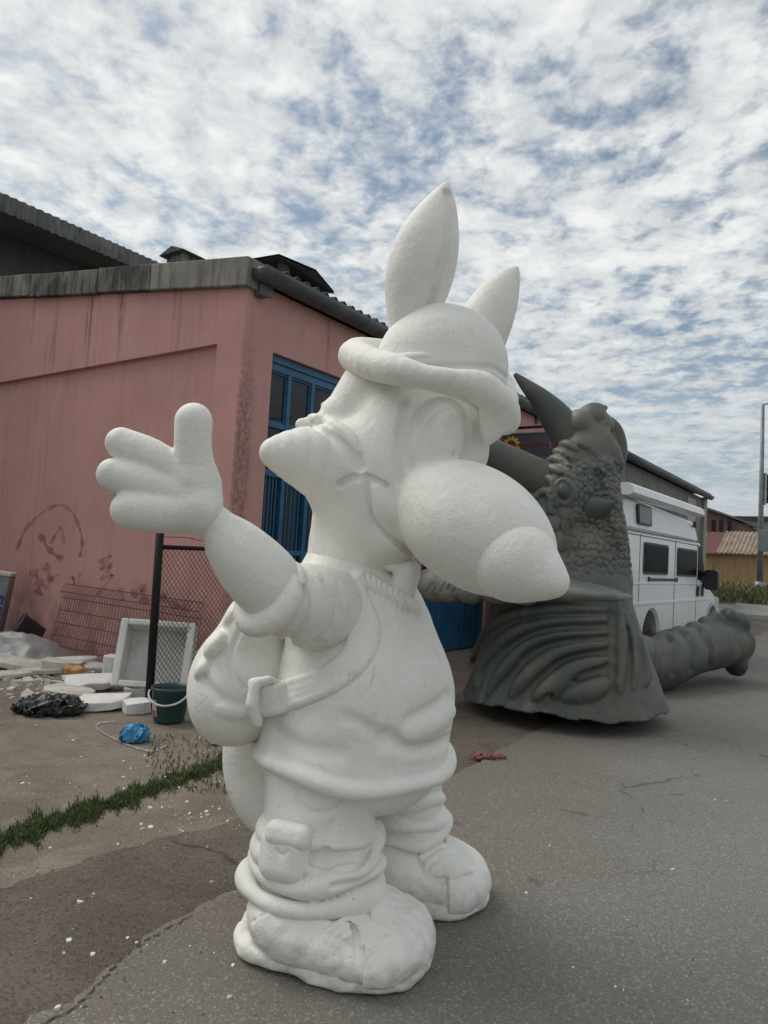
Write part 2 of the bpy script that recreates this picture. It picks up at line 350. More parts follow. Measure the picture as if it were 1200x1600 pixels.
# ------------------------------------------------------------------ carved shapes: distance fields meshed with surface nets
def vnoise(p, sc, seed=0):
    q = p*sc+seed*17.13; i = np.floor(q).astype(np.int64); f = (q-i).astype(np.float32); f = f*f*(3-2*f); out = 0
    for dx in (0, 1):
        for dy in (0, 1):
            for dz in (0, 1):
                h = (i[:, 0]+dx)*374761393+(i[:, 1]+dy)*668265263+(i[:, 2]+dz)*2147483647
                h = (h ^ (h >> 13))*1274126177; h = (h ^ (h >> 16)) & 0xffff
                w = (f[:, 0] if dx else 1-f[:, 0])*(f[:, 1] if dy else 1-f[:, 1])*(f[:, 2] if dz else 1-f[:, 2])
                out = out+w*(h/65535.0)
    return out*2-1
def worley(p, sc, seed=0):
    q = p*sc+seed*7.7; i = np.floor(q).astype(np.int32); q = q.astype(np.float32); f1 = np.full(len(p), 9.0, np.float32); f2 = f1.copy()
    for dx in (-1, 0, 1):
        for dy in (-1, 0, 1):
            for dz in (-1, 0, 1):
                a = i+np.array([dx, dy, dz], np.int32); t = WT[(a[:, 0]*73+a[:, 1]*179+a[:, 2]*283) & 4095]
                e = a+t-q; d = np.einsum('ij,ij->i', e, e)
                np.minimum(f2, np.maximum(f1, d), out=f2); np.minimum(f1, d, out=f1)
    return np.sqrt(f1), np.sqrt(f2)
WT = (0.15+0.7*np.random.default_rng(5).random((4096, 3))).astype(np.float32)
def smin(a, b, k):
    h = np.clip(0.5+0.5*(b-a)/k, 0, 1); return b+(a-b)*h-k*h*(1-h)
def smax(a, b, k): return -smin(-a, -b, k)
def ell(c, r, M=None):
    c = np.array(c, float); r = np.array(r, float)
    def f(p):
        q = p-c
        if M is not None: q = q@M
        k0 = np.sqrt(((q/r)**2).sum(1)); k1 = np.sqrt(((q/(r*r))**2).sum(1))+1e-9
        return k0*(k0-1)/k1
    f.bb = (c-r.max(), c+r.max()); return f
def tube(pts, rs):
    pts = np.array(pts, float); rs = np.array(rs if hasattr(rs, '__len__') else [rs]*len(pts), float)
    def f(p):
        d = np.full(len(p), 1e9)
        for i in range(len(pts)-1):
            a = pts[i]; ab = pts[i+1]-a; t = np.clip(((p-a)@ab)/(ab@ab+1e-12), 0, 1)
            d = np.minimum(d, np.sqrt(((p-a-t[:, None]*ab)**2).sum(1))-(rs[i]+(rs[i+1]-rs[i])*t))
        return d
    f.bb = ((pts-rs[:, None]).min(0), (pts+rs[:, None]).max(0)); return f
def box3(c, h, r, M=None):
    c = np.array(c, float); h = np.array(h, float)
    def f(p):
        q = p-c
        if M is not None: q = q@M
        q = np.abs(q)-(h-r); return np.sqrt((np.maximum(q, 0)**2).sum(1))+np.minimum(q.max(1), 0)-r
    f.bb = (c-np.linalg.norm(h), c+np.linalg.norm(h)); return f
def U(k, *fs):
    def f(p):
        d = fs[0](p)
        for g in fs[1:]: d = smin(d, g(p), k)
        return d
    f.bb = (np.min([g.bb[0] for g in fs], 0), np.max([g.bb[1] for g in fs], 0)); return f
def local(base, g, op, marg):       # apply op only near g's box
    lo = g.bb[0]-marg; hi = g.bb[1]+marg
    def f(p):
        d = base(p); m = ((p > lo) & (p < hi)).all(1)
        if m.any(): d[m] = op(d[m], g(p[m]))
        return d
    f.bb = base.bb; return f
def cut(base, g, k): return local(base, g, lambda a, b: smax(a, -b, k), 3*k)
def addn(base, g, k):
    f = local(base, g, lambda a, b: smin(a, b, k), 3*k+0.02); f.bb = (np.minimum(base.bb[0], g.bb[0]), np.maximum(base.bb[1], g.bb[1])); return f
def warp(base, fn):
    def f(p):
        d = base(p); m = np.abs(d) < 0.036
        if m.any(): d[m] = d[m]+fn(p[m])
        return d
    f.bb = base.bb; return f
def ringf(c, R, zf, rf):            # a lumpy ring lying round a vertical axis
    c = np.array(c, float)
    def f(p):
        q = p-c; th = np.arctan2(q[:, 1], q[:, 0]); rho = np.sqrt(q[:, 0]**2+q[:, 1]**2)
        return np.sqrt((rho-R)**2+(q[:, 2]-zf(th))**2)-rf(th)
    m = R+0.1; f.bb = (c-np.array([m, m, 0.12]), c+np.array([m, m, 0.12])); return f
def trace(f, pts, Y0=1.6, steps=45):
    d = np.array([ray(x, y) for x, y in pts]); d /= np.linalg.norm(d, axis=1)[:, None]; t = np.full(len(d), Y0)
    for _ in range(steps): t = t+np.clip(f(CAM+d*t[:, None]), -0.2, 0.5)*0.85
    return CAM+d*t[:, None]
def spl(pts, n=6):
    pts = np.array(pts, float); out = []
    q = np.vstack([2*pts[0]-pts[1], pts, 2*pts[-1]-pts[-2]])
    for i in range(1, len(q)-2):
        for t in np.linspace(0, 1, n, endpoint=False):
            a, b, c, d = q[i-1:i+3]; out.append(0.5*((2*b)+(c-a)*t+(2*a-5*b+4*c-d)*t*t+(3*b-a-3*c+d)*t**3))
    out.append(pts[-1]); return np.array(out)
def S(x, y, Y): return P(x, y, Y)
def PX(px, Y): return px*Y/F
def schain(*q, n=4):
    n = n*2; t = spl(np.array(q, float), n); return tube([S(a[0], a[1], a[2]) for a in t], [PX(a[3], a[2]) for a in t])
def chain(*q): return tube([S(x, y, Y) for x, y, Y, r in q], [PX(r, Y) for x, y, Y, r in q])
def el(x, y, Y, rx, ry, rz, M=None): return ell(S(x, y, Y), (PX(rx, Y), PX(ry, Y), PX(rz, Y)), M)   # rx, depth, height in photo px at that depth
def rot(ax, deg): return np.array(Matrix.Rotation(math.radians(deg), 3, ax))
def groove(base, pts, Y, rpx, k=None, Y0=1.6, off=0.0, on=None):
    q = trace(on or base, spl(pts, 5), Y0); r = PX(rpx, Y)
    if off: q = q+(CAM-q)/np.linalg.norm(CAM-q, axis=1)[:, None]*off
    return cut(base, tube(q, r), k if k else r*0.7)
def ridge(base, pts, Y, rpx, k=None, Y0=1.6, off=0.0, taper=True, on=None):
    q = trace(on or base, spl(pts, 5), Y0); r = PX(rpx, Y); n = len(q)
    if off: q = q+(CAM-q)/np.linalg.norm(CAM-q, axis=1)[:, None]*off
    rs = [r*(0.55+0.45*math.sin(math.pi*i/(n-1))) for i in range(n)] if taper else [r]*n
    return addn(base, tube(q, rs), k if k else r)
def meshnet(name, f, h, mat, parent=None, org=(0, 0, 0), marg=0.06, clipz=None, slack=0.015):
    lo = np.array(f.bb[0], float)-marg; hi = np.array(f.bb[1], float)+marg
    if clipz is not None: lo[2] = max(lo[2], clipz-2*h)
    B = 6; nb = np.ceil((hi-lo)/(h*B)).astype(int)+1; n = nb*B
    bi = np.stack(np.meshgrid(*[np.arange(k) for k in nb], indexing='ij'), -1).reshape(-1, 3)
    bc = lo+(bi*B+(B-1)/2)*h; bd = f(bc); keep = np.abs(bd) < B*h*1.05+slack
    V = np.full(tuple(n), 1.0, np.float32)
    for b_, d_ in zip(bi[~keep], bd[~keep]):
        if d_ < 0: V[b_[0]*B:b_[0]*B+B, b_[1]*B:b_[1]*B+B, b_[2]*B:b_[2]*B+B] = -1
    oi = np.stack(np.meshgrid(*[np.arange(B)]*3, indexing='ij'), -1).reshape(-1, 3)
    kb = bi[keep]
    for c0 in range(0, len(kb), 1500):
        idx = (kb[c0:c0+1500, None, :]*B+oi[None]).reshape(-1, 3); p = lo+idx*h; d = f(p)
        if clipz is not None: d = np.maximum(d, clipz-p[:, 2])
        V[idx[:, 0], idx[:, 1], idx[:, 2]] = d
    s = V < 0; c = np.zeros(tuple(n-1), np.int8)
    sl = lambda A, d: A[d[0]:n[0]-1+d[0], d[1]:n[1]-1+d[1], d[2]:n[2]-1+d[2]]
    offs = [(i, j, k) for i in (0, 1) for j in (0, 1) for k in (0, 1)]
    for d in offs: c += sl(s, d)
    ci = np.argwhere((c > 0) & (c < 8)); m = len(ci)
    cv = np.stack([V[ci[:, 0]+d[0], ci[:, 1]+d[1], ci[:, 2]+d[2]] for d in offs], 1)
    acc = np.zeros((m, 3)); cnt = np.zeros(m)
    for a in range(8):
        for ax in range(3):
            if offs[a][ax]: continue
            bofs = list(offs[a]); bofs[ax] = 1; b2 = offs.index(tuple(bofs)); va = cv[:, a]; vb = cv[:, b2]
            x = (va < 0) != (vb < 0); t = np.where(x, va/(va-vb+1e-20), 0); pt = np.tile(np.array(offs[a], float), (m, 1)); pt[:, ax] = t
            acc[x] += pt[x]; cnt[x] += 1
    verts = lo+(ci+acc/cnt[:, None])*h-np.array(org, float)
    ix = np.full(tuple(n-1), -1, np.int32); ix[ci[:, 0], ci[:, 1], ci[:, 2]] = np.arange(m); quads = []
    for ax in range(3):
        b1, b2 = [(1, 2), (2, 0), (0, 1)][ax]
        A = np.moveaxis(s, ax, 0); x = A[:-1] != A[1:]; e = np.argwhere(np.moveaxis(x, 0, ax))
        e = e[(e[:, b1] > 0) & (e[:, b2] > 0) & (e[:, b1] < n[b1]-1) & (e[:, b2] < n[b2]-1)]
        neg = s[e[:, 0], e[:, 1], e[:, 2]]
        def at(d1, d2):
            q = e.copy(); q[:, b1] -= d1; q[:, b2] -= d2; return ix[q[:, 0], q[:, 1], q[:, 2]]
        Q = np.stack([at(1, 1), at(0, 1), at(0, 0), at(1, 0)], 1); Q[~neg] = Q[~neg][:, ::-1]; quads.append(Q)
    Q = np.concatenate(quads); Q = Q[(Q >= 0).all(1)]
    me = bpy.data.meshes.new(name); me.vertices.add(m); me.vertices.foreach_set('co', verts.astype(np.float32).ravel())
    me.loops.add(len(Q)*4); me.loops.foreach_set('vertex_index', Q.astype(np.int32).ravel())
    me.polygons.add(len(Q)); me.polygons.foreach_set('loop_start', np.arange(0, len(Q)*4, 4, dtype=np.int32))
    me.polygons.foreach_set('use_smooth', np.ones(len(Q), bool)); me.update(calc_edges=True)
    return meshobj(name, me, mat, parent)

# ================================================================== SETTING: ground and road
def sst(a, b, t): t = np.clip((t-a)/(b-a), 0, 1); return t*t*(3-2*t)
def tz(x, y): return 1.0*sst(19.5, 34.0, np.asarray(y, float))
def axis(near_lo, near_hi, step, far_lo, far_hi):
    a = list(np.arange(near_lo, near_hi, step)); d = step; v = near_hi
    while v < far_hi: a.append(v); d *= 1.35; v += d
    a.append(far_hi); d = step; v = near_lo
    while v > far_lo: d *= 1.35; v -= d; a.append(v)
    return sorted(set(round(q, 4) for q in a))
def sheet(name, xs_of_y, ys, zoff, mat, skirt=0.0):
    vs = []; fs = []; rows = []
    for y in ys:
        xs = xs_of_y(y); rows.append((len(vs), len(xs)))
        if skirt: vs.append((xs[0]-0.012, y, float(tz(xs[0], y))+zoff-skirt))
        for x in xs: vs.append((x, y, float(tz(x, y))+zoff))
    w = len(xs_of_y(ys[0]))+(1 if skirt else 0)
    for j in range(len(ys)-1):
        for i in range(w-1): fs.append((j*w+i, j*w+i+1, (j+1)*w+i+1, (j+1)*w+i))
    me = bpy.data.meshes.new(name); me.from_pydata(vs, [], fs); me.polygons.foreach_set('use_smooth', [True]*len(fs)); me.update()
    o = meshobj(name, me, mat); o['kind'] = 'structure'; return o
gx = axis(-8, 8, 1.0, -400, 400); gy = axis(-4, 40, 1.0, -300, 600)
sheet('ground', lambda y: gx, gy, 0.0, M_GROUND)
def bline(pts):
    pts = sorted([(float(p[1]), float(p[0])) for p in pts]); ys = [p[0] for p in pts]; xs = [p[1] for p in pts]
    return lambda y: float(np.interp(y, ys, xs))
def jag(y, a, s): return a*(math.sin(y*23+s)+0.7*math.sin(y*51+s*3)+0.5*math.sin(y*113+s*7)+0.9*math.sin(y*9.1+s*2))
r_pts = [G(*q) for q in [(60, 1598), (112, 1575), (165, 1525), (200, 1492), (255, 1455), (320, 1422), (372, 1392), (480, 1335), (600, 1275), (745, 1196), (835, 1146)]]
e = r_pts[-1]; r_pts += [e+BU*80]; r_l = bline(r_pts+[np.array([-1.15, 2.0, 0]), np.array([-1.3, -60, 0])])
o_pts = [G(*q) for q in [(0, 1392), (130, 1345), (235, 1317), (352, 1288), (500, 1225), (650, 1150), (720, 1098)]]
e = o_pts[-1]; o_pts += [e+BU*80]; o_l = bline(o_pts+[np.array([-2.6, 3.0, 0]), np.array([-7, 2.5, 0]), np.array([-9, -60, 0])])
fine_y = list(np.arange(1.5, 9.0, 0.035))+list(np.arange(9.0, 60, 0.6))
ys = [-60, -20, -5]+fine_y
def road_x(y):
    l = r_l(y)+(jag(y, 0.011, 1.0) if y < 9 else 0); return [l, l+0.04, l+0.3, l+1, l+2.5, l+5, l+12, l+30, l+90]
def old_x(y):
    l = o_l(y)+(jag(y, 0.016, 4.0) if y < 9 else 0); r = r_l(y)+0.15; l = min(l, r-0.1); return [l, l*0.9+r*0.1, (l+r)/2, r]
sheet('old_asphalt_strip', old_x, ys, 0.006, M_OLD, 0.012)
sheet('road', road_x, ys, 0.022, M_ROAD, 0.03)

# ================================================================== BUILDINGS
def strip(name, mb, mat, root, **k): return mb.build(name, mat, root, **k)
def corrugated(name, s0, s1, y0, y1, zfun, per, amp, mat, root, thick=0.008, spp=8):
    n = int((s1-s0)/per*spp); vs = []; fs = []
    for i in range(n+1):
        s = s0+(s1-s0)*i/n; w = amp*math.sin(2*math.pi*s/per)
        for y in (y0, y1):
            for t in (thick, -thick): vs.append((s, y, zfun(y)+w+t))
    for i in range(n):
        a = i*4; b = a+4
        fs += [(a, a+2, b+2, b), (a+1, b+1, b+3, a+3), (a, b, b+1, a+1), (a+2, a+3, b+3, b+2)]
    return MB().add(vs, fs, True).build(name, mat, root)
def gutter(root, s0, s1, yc, zc, r, mat, seg=0.62):
    s = s0; k = 0
    while s < s1-0.05:
        e = min(s+seg, s1); n = 10; vs = []; fs = []; st = [(s, r, 0), (s+0.03, r*1.06, 1), (s+0.05, r, 0), (e, r, 0)] if k else [(s, r, 0), (e, r, 0)]
        for q, rr, _ in st:
            for th in [math.pi+math.pi*i/n for i in range(n+1)]: vs.append((q, yc+rr*math.cos(th), zc+rr*math.sin(th)))
            for th in [2*math.pi-math.pi*i/n for i in range(n+1)]: vs.append((q, yc+rr*0.92*math.cos(th), zc+rr*0.92*math.sin(th)))
        w = 2*(n+1)
        for j in range(len(st)-1):
            for i in range(w): fs.append((j*w+i, j*w+(i+1) % w, (j+1)*w+(i+1) % w, (j+1)*w+i))
        if k == 0: fs.append(tuple(range(n+1)))
        MB().add(vs, fs, True).build('gutter_length', mat, root); s = e; k += 1

ws = thing('workshop_building', 'low pink rendered workshop with blue windows and stained concrete coping', 'building', COR, BROT)
SL = 0.136; ZE = 4.40; GX = -0.22
def ztop(y): return ZE+SL*(y if y < 7 else 14-y)
w = MB()
w.bb(GX, 0.24, 0, 0.25, -0.3, 4.44); w.bb(GX+0.37, 0.24, 0.002, 0.248, 4.44, 4.5); w.bb(0.24, 3.45, 0, 0.25, -0.3, 1.05); w.bb(0.24, 3.45, 0, 0.25, 3.80, 4.5)
w.bb(3.45, 3.75, 0, 0.25, -0.3, 4.5); w.bb(3.75, 6.0, 0, 0.25, 3.25, 4.5); w.bb(6.0, 13.4, 0, 0.25, -0.3, 4.5)
w.build('side_wall', M_PINK, ws)
w = MB(); w.prism([(0.25, -0.3), (14, -0.3), (14, ztop(14)), (7, ztop(7)), (0.25, ztop(0.25))], 'x', GX+0.07, GX+0.32)
w.build('gable_wall', M_PINK, ws)
w = MB(); w.prism([(0.25, -0.3), (0.43, -0.3), (0.43, 3.823), (14, 3.823), (14, ztop(14)), (7, ztop(7)), (0.25, ztop(0.25))], 'x', GX, GX+0.07)
w.build('wall_band', M_PINK, ws)
MB().bb(13.1, 13.4, 0.25, 14, -0.3, 4.5).build('rear_wall', M_PINK, ws)
MB().bb(0.3, 13.1, 13.75, 14, -0.3, 4.4).build('rear_wall', M_PINK, ws)
# coping slabs
edges = [-0.06, 1.65, 2.77, 4.43, 6.1, 7.8]
for i in range(5):
    a = edges[i]+0.008; b = edges[i+1]-0.008; dz = [0.0, 0.004, -0.012, 0.01, 0.0][i]; dx = [0, 0, -0.012, 0.006, 0][i]
    z0 = lambda y: ztop(min(y, 7))+dz+0.004
    MB().prism([(a, z0(a)), (b, z0(b)), (b, z0(b)+0.33), (a, z0(a)+0.33)], 'x', GX-0.075+dx, GX+0.36+dx).build('coping_slab', M_COPING2 if i == 0 else M_COPING, ws, bevel=0.012)
corrugated('corrugated_roof', 0.15, 13.5, -0.17, 7.0, lambda y: 4.70+SL*y, 0.177, 0.03, M_FIBRE, ws)
corrugated('corrugated_roof', 0.15, 13.5, 7.0, 14.1, lambda y: 4.70+SL*(14-y), 0.177, 0.03, M_FIBRE, ws)
gutter(ws, GX, 13.4, -0.15, 4.61, 0.135, M_GUTTER)
MB().bb(GX+0.10, GX+0.23, -0.11, -0.003, 4.34, 4.50).build('gutter_bracket', M_GUTTER, ws, bevel=0.015)
for s in (2.6, 5.2, 7.8, 10.4): MB().bb(s, s+0.05, -0.05, -0.003, 4.36, 4.62).build('gutter_bracket', M_GUTTER, ws)
v = MB(); v.bb(0.5, 0.62, -0.02, 0.06, 4.62, 4.92); v.bb(1.1, 1.22, 0.2, 0.28, 4.62, 4.95); v.add([(0.35, -0.1, 4.90), (0.95, -0.14, 4.93), (1.5, 0.0, 4.86), (1.4, 0.6, 5.0), (0.5, 0.5, 5.02)], [(0, 1, 2, 3, 4)]); v.add([(0.35, -0.1, 4.875), (0.95, -0.14, 4.905), (1.5, 0.0, 4.835), (1.4, 0.6, 4.975), (0.5, 0.5, 4.995)], [(4, 3, 2, 1, 0)])
v.v = [(q[0]+GX, q[1], q[2]) for q in v.v]; v.build('roof_flap', M_DARKWALL, ws)
# chimney cowl behind the coping
c = loc(onplane(287, 402, W(3.0, 0, 0), BU)); cz = c[2]
v = MB(); v.bb(2.8, 3.2, c[1]-0.24, c[1]+0.24, 4.9, cz-0.02); ch = v.build('roof_vent', M_COPING, ws, bevel=0.01)
MB().prism([(c[1]-0.36, cz-0.02), (c[1]+0.36, cz-0.02), (c[1], cz+0.11)], 'x', 2.7, 3.3).build('vent_cap', M_FIBRE, ws)
# blue window wall
wi = MB(); x0, x1 = 0.24, 3.45; zs = [1.05, 1.50, 2.41, 2.985, 3.62]
wi.bb(x0, x1, 0.07, 0.15, 3.62, 3.71); wi.bb(x0, x1, 0.05, 0.17, 3.71, 3.798)
mull = [0.27, 0.63, 1.06, 1.53, 1.99, 2.46, 2.93, 3.42]
for z in zs[:-1]: wi.bb(x0, x1, 0.075, 0.145, z-0.03, z+0.03)
win = wi.build('window_frame', M_BLUE, ws, bevel=0.004)
for m_ in mull: MB().bb(m_-0.03, m_+0.03, 0.068, 0.152, 1.081, 3.619).build('mullion', M_BLUE, win, bevel=0.004)
for r in (2, 3):
    for i in range(len(mull)-1):
        xa, xb, za, zb = mull[i]+0.0305, mull[i+1]-0.0305, zs[r]+0.031, zs[r+1]-0.001
        p = MB().bb(xa, xb, 0.108, 0.114, za, zb); p.build('pane', M_GLASS, win)
        q = MB()
        for (a, b, c_, d) in ((xa, xb, zb-0.022, zb), (xa, xb, za, za+0.022)): q.bb(a, b, 0.09, 0.107, c_, d)
        for (a, b) in ((xa, xa+0.022), (xb-0.022, xb)): q.bb(a, b, 0.09, 0.107, za+0.0221, zb-0.0221)
        q.build('sash', M_BLUE, win)
for r in (0, 1):
    for i in range(len(mull)-1):
        xa, xb, za, zb = mull[i]+0.031, mull[i+1]-0.031, zs[r]+0.031, zs[r+1]-0.031
        MB().bb(xa, xb, 0.135, 0.14, za, zb).build('pane', M_GLASS, win)
        q = MB()
        for k in range(1, 5):
            t = xa+(xb-xa)*k/5; q.bb(t-0.009, t+0.009, 0.095, 0.113, za, zb)
        q.build('security_bars', M_BLUE, win)
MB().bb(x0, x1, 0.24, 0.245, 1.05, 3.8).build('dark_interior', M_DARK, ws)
# blue gate
gt = MB(); gx0, gx1 = 3.75, 6.0
gt.bb(gx0, gx0+0.07, 0.06, 0.16, 0.0, 3.25); gt.bb(gx1-0.07, gx1, 0.06, 0.16, 0.0, 3.25); gt.bb(gx0+0.07, gx1-0.07, 0.06, 0.16, 3.17, 3.25)
gate = gt.build('gate_frame', M_BLUE, ws, bevel=0.004)
for k in range(2):
    a = gx0+0.075+k*1.0525; b = a+1.0475
    q = MB(); q.bb(a, b, 0.09, 0.13, 0.02, 1.28)
    for t in np.linspace(a+0.02, b-0.06, 6): q.bb(t, t+0.04, 0.075, 0.0895, 0.04, 1.26)
    lf = q.build('gate_leaf', M_BLUE, gate, bevel=0.004)
    q = MB(); q.bb(a, b, 0.085, 0.135, 1.2815, 1.34); q.bb(a, b, 0.085, 0.135, 3.10, 3.165); q.bb(a, b, 0.085, 0.135, 2.2, 2.25)
    for t in np.linspace(a+0.012, b-0.012, 9): q.bb(t-0.011, t+0.011, 0.10, 0.12, 1.34, 3.10)
    q.build('gate_bars', M_BLUE, gate)
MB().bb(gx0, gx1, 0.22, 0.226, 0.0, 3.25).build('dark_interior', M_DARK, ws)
# red paint marks on the gable wall
def m_paint():
    b = NB('red_spray_paint'); b.color((0.20, 0.045, 0.045)); b.rough(0.8)
    a = b.ramp(b.noise(5, 5, 0.7, 0.4), 0.30, 0.70, 0.05, 0.45); b.l(a, b.b.inputs['Alpha']); return b.m
M_PAINT = m_paint()
PX0 = W(GX+0.066, 0, 0)
def wallpt(x, y): return loc(onplane(x, y, PX0, BU))
def stroke(pts, wpx):
    q = spl(pts, 6); vs = []; fs = []
    for i in range(len(q)):
        t = q[min(i+1, len(q)-1)]-q[max(i-1, 0)]; t = t/np.linalg.norm(t); nn = np.array([-t[1], t[0]])*wpx*(0.6+0.4*math.sin(i*1.3))
        for sg in (-1, 1): a = wallpt(*(q[i]+nn*sg)); vs.append((GX+0.066, a[1], a[2]))
    for i in range(len(q)-1): fs.append((2*i, 2*i+1, 2*i+3, 2*i+2))
    MB().add(vs, fs).build('graffiti', M_PAINT, ws)
stroke([(25, 860), (45, 820), (85, 790), (112, 800), (128, 840), (125, 870)], 3.5)
stroke([(62, 835), (78, 860), (98, 875)], 6); stroke([(78, 850), (95, 825), (100, 850)], 3)
stroke([(50, 890), (62, 910), (58, 930)], 9); stroke([(70, 880), (78, 905), (70, 920)], 8); stroke([(75, 905), (92, 898)], 3)
stroke([(112, 900), (116, 912), (114, 900)], 2.5); stroke([(125, 895), (122, 912)], 2.5)
stroke([(155, 880), (172, 868), (158, 890), (176, 880), (158, 905), (175, 898), (152, 930)], 4)
stroke([(205, 930), (222, 920), (226, 945)], 9); stroke([(190, 918), (192, 940)], 6)
stroke([(250, 930), (270, 945), (300, 950)], 8)

# sign hung out from the wall
s_s = 6.3; SP = W(s_s, 0, 0)
def signpt(x, y): p = loc(onplane(x, y, SP, BU)); return p[1], p[2]
(sy1, sz1), (sy2, sz0), (sy3, sz3) = signpt(862, 674), signpt(862, 716), signpt(778, 682)
syl = 0.0-0.02
sg = thing('shop_sign', 'blue grey shop sign with yellow gear and red lettering projecting from pink wall', 'sign', W(s_s, sy1, sz0), BROT)
ox, oy, oz = s_s, sy1, sz0
wd = abs(syl-sy1); hgt = sz1-sz0
M_SIGN = simple('sign_blue_grey', (0.06, 0.085, 0.10), (0.045, 0.065, 0.08), 5, 0.4, 0.05)
MB().bb(0, 0.05, 0.02, wd-0.02, 0.02, hgt-0.02).build('panel', M_SIGN, sg)
fr = MB(); fr.bb(-0.02, 0.07, 0.0, 0.02, 0, hgt); fr.bb(-0.02, 0.07, wd-0.02, wd, 0, hgt); fr.bb(-0.02, 0.07, 0.02, wd-0.02, hgt-0.02, hgt); fr.bb(-0.02, 0.07, 0.02, wd-0.02, 0, 0.02)
fr.build('frame', simple('sign_frame', (0.16, 0.17, 0.19), None, 8, 0.4, 0), sg)
MB().bb(0.0, 0.05, -0.1, wd, hgt+0.08, hgt+0.12).build('mounting_bar', M_BLACKMETAL, sg)
MB().bb(-0.005, 0.045, 0.05, wd*0.8, -0.36, -0.02).build('lower_panel', simple('sign_green', (0.025, 0.05, 0.035), None, 8, 0.5, 0), sg)
def text(body, size, at, mat, parent, name='lettering'):
    cu = bpy.data.curves.new(name, 'FONT'); cu.body = body; cu.size = size; cu.align_x = 'CENTER'; cu.align_y = 'CENTER'; cu.extrude = 0.003
    tmp = bpy.data.objects.new('tmp', cu); COL.objects.link(tmp); dg = bpy.context.evaluated_depsgraph_get()
    me = bpy.data.meshes.new_from_object(tmp.evaluated_get(dg)); bpy.data.objects.remove(tmp)
    # letters face -x: text x -> -y, text y -> z
    me.transform(Matrix(((0, 0, -1, 0), (-1, 0, 0, 0), (0, 1, 0, 0), (0, 0, 0, 1))))
    return meshobj(name, me, mat, parent, at)
M_RED = simple('red_letters', (0.28, 0.01, 0.02), None, 8, 0.5, 0); M_YEL = simple('yellow_print', (0.55, 0.50, 0.08), None, 8, 0.5, 0)
gyc, gzc = wd*0.80, hgt*0.52; gr_ = hgt*0.30; vs = []; T = 12
for i in range(T*4):
    th = 2*math.pi*i/(T*4); rr = gr_*(1.28 if i % 4 in (1, 2) else 1.0); vs.append((-0.006, gyc+rr*math.cos(th), gzc+rr*math.sin(th)))
n = len(vs); MB().add(vs+[(-0.001, a, b) for _, a, b in vs], [tuple(range(n)), tuple(range(2*n-1, n-1, -1))]+[(i, (i+1) % n, n+(i+1) % n, n+i) for i in range(n)]).build('gear_emblem', M_YEL, sg)
MB().add([(-0.012, gyc+gr_*0.72*math.cos(2*math.pi*i/24), gzc+gr_*0.72*math.sin(2*math.pi*i/24)) for i in range(24)], [tuple(range(24))]).build('emblem_disc', M_RED, sg)
text('STAR MAKİNA', hgt*0.26, (-0.008, wd*0.40, hgt*0.52), M_RED, sg)
text('0212 555', 0.12, (-0.014, wd*0.36, -0.12), M_YEL, sg); text('MAKİNA', 0.09, (-0.014, wd*0.36, -0.26), M_YEL, sg)

# grey rendered row that carries on the street front
gb = thing('grey_building', 'long grey rendered building behind the white camper van', 'building', W(13.5, 0, 0), BROT)
MB().bb(0.0, 11.6, 0.06, 0.3, -0.3, 4.5).build('side_wall', M_GREYWALL, gb)
MB().bb(11.35, 11.6, 0.301, 14, -0.3, 4.5).build('end_wall', M_GREYWALL, gb)
MB().bb(11.2, 11.75, -0.05, 0.055, -0.3, 4.52).build('corner_pier', m_concrete('pale_pier', (0.34, 0.34, 0.31), (0.28, 0.28, 0.25), (0.15, 0.15, 0.14)), gb)
corrugated('corrugated_roof', 0.03, 11.9, -0.17, 7.0, lambda y: 4.70+SL*y, 0.177, 0.03, M_FIBRE, gb, spp=6)
gutter(gb, 0.0, 11.9, -0.15, 4.61, 0.135, M_GUTTER, 1.4)
MB().bb(8.6, 10.0, 0.03, 0.058, 3.3, 4.3).build('patch', simple('pale_patch', (0.45, 0.40, 0.38), (0.34, 0.31, 0.29), 3, 0.8, 0.1), gb)

# taller dark shed behind on the left
YB = 9.5
p = loc(onplane(0, 300, W(0, YB, 0), BV)); p2 = loc(onplane(245, 412, W(0, YB, 0), BV)); ez = (p[2]+p2[2])/2
db = thing('dark_shed', 'tall dark grey shed with corrugated eave behind the pink workshop', 'building', W(0, YB, 0), BROT)
sa, sb = -9.0, 22.0
MB().bb(sa, sb, 1.05, 1.35, -0.3, ez-0.25).build('side_wall', M_DARKWALL, db)
MB().bb(sa, sb, 0.03, 1.05, ez-0.36, ez-0.30).build('soffit', M_GREYWALL, db)
n = int((sb-sa)/0.19*8); vs = []; fs = []
for i in range(n+1):
    s = sa+(sb-sa)*i/n; wv = 0.028*math.sin(2*math.pi*s/0.19)
    vs += [(s, wv-0.02, ez-0.37), (s, wv-0.02, ez+0.02), (s, 6.0, ez+0.9+wv)]
for i in range(n): fs += [(3*i, 3*i+3, 3*i+4, 3*i+1), (3*i+1, 3*i+4, 3*i+5, 3*i+2)]
MB().add(vs, fs, True).build('corrugated_eave', M_FIBRE, db)

# ================================================================== WHITE CARTOON ANIMAL STATUE
SO = np.array([-0.05, 3.05, 0.022])
st = thing('foam_statue', 'big white unpainted foam statue of a cartoon animal in a hat waving one hand', 'statue', SO)
HS = 0.0075
def sp(name, f, h=HS, parent=None, clipz=None, label=None):
    f2 = warp(f, lambda p: 0.0028*vnoise(p, 6.0, 3))
    o = meshnet(name, f2, h, M_STATUE, st if parent is None else parent, SO, clipz=clipz)
    if label: o['label'] = label
    return o
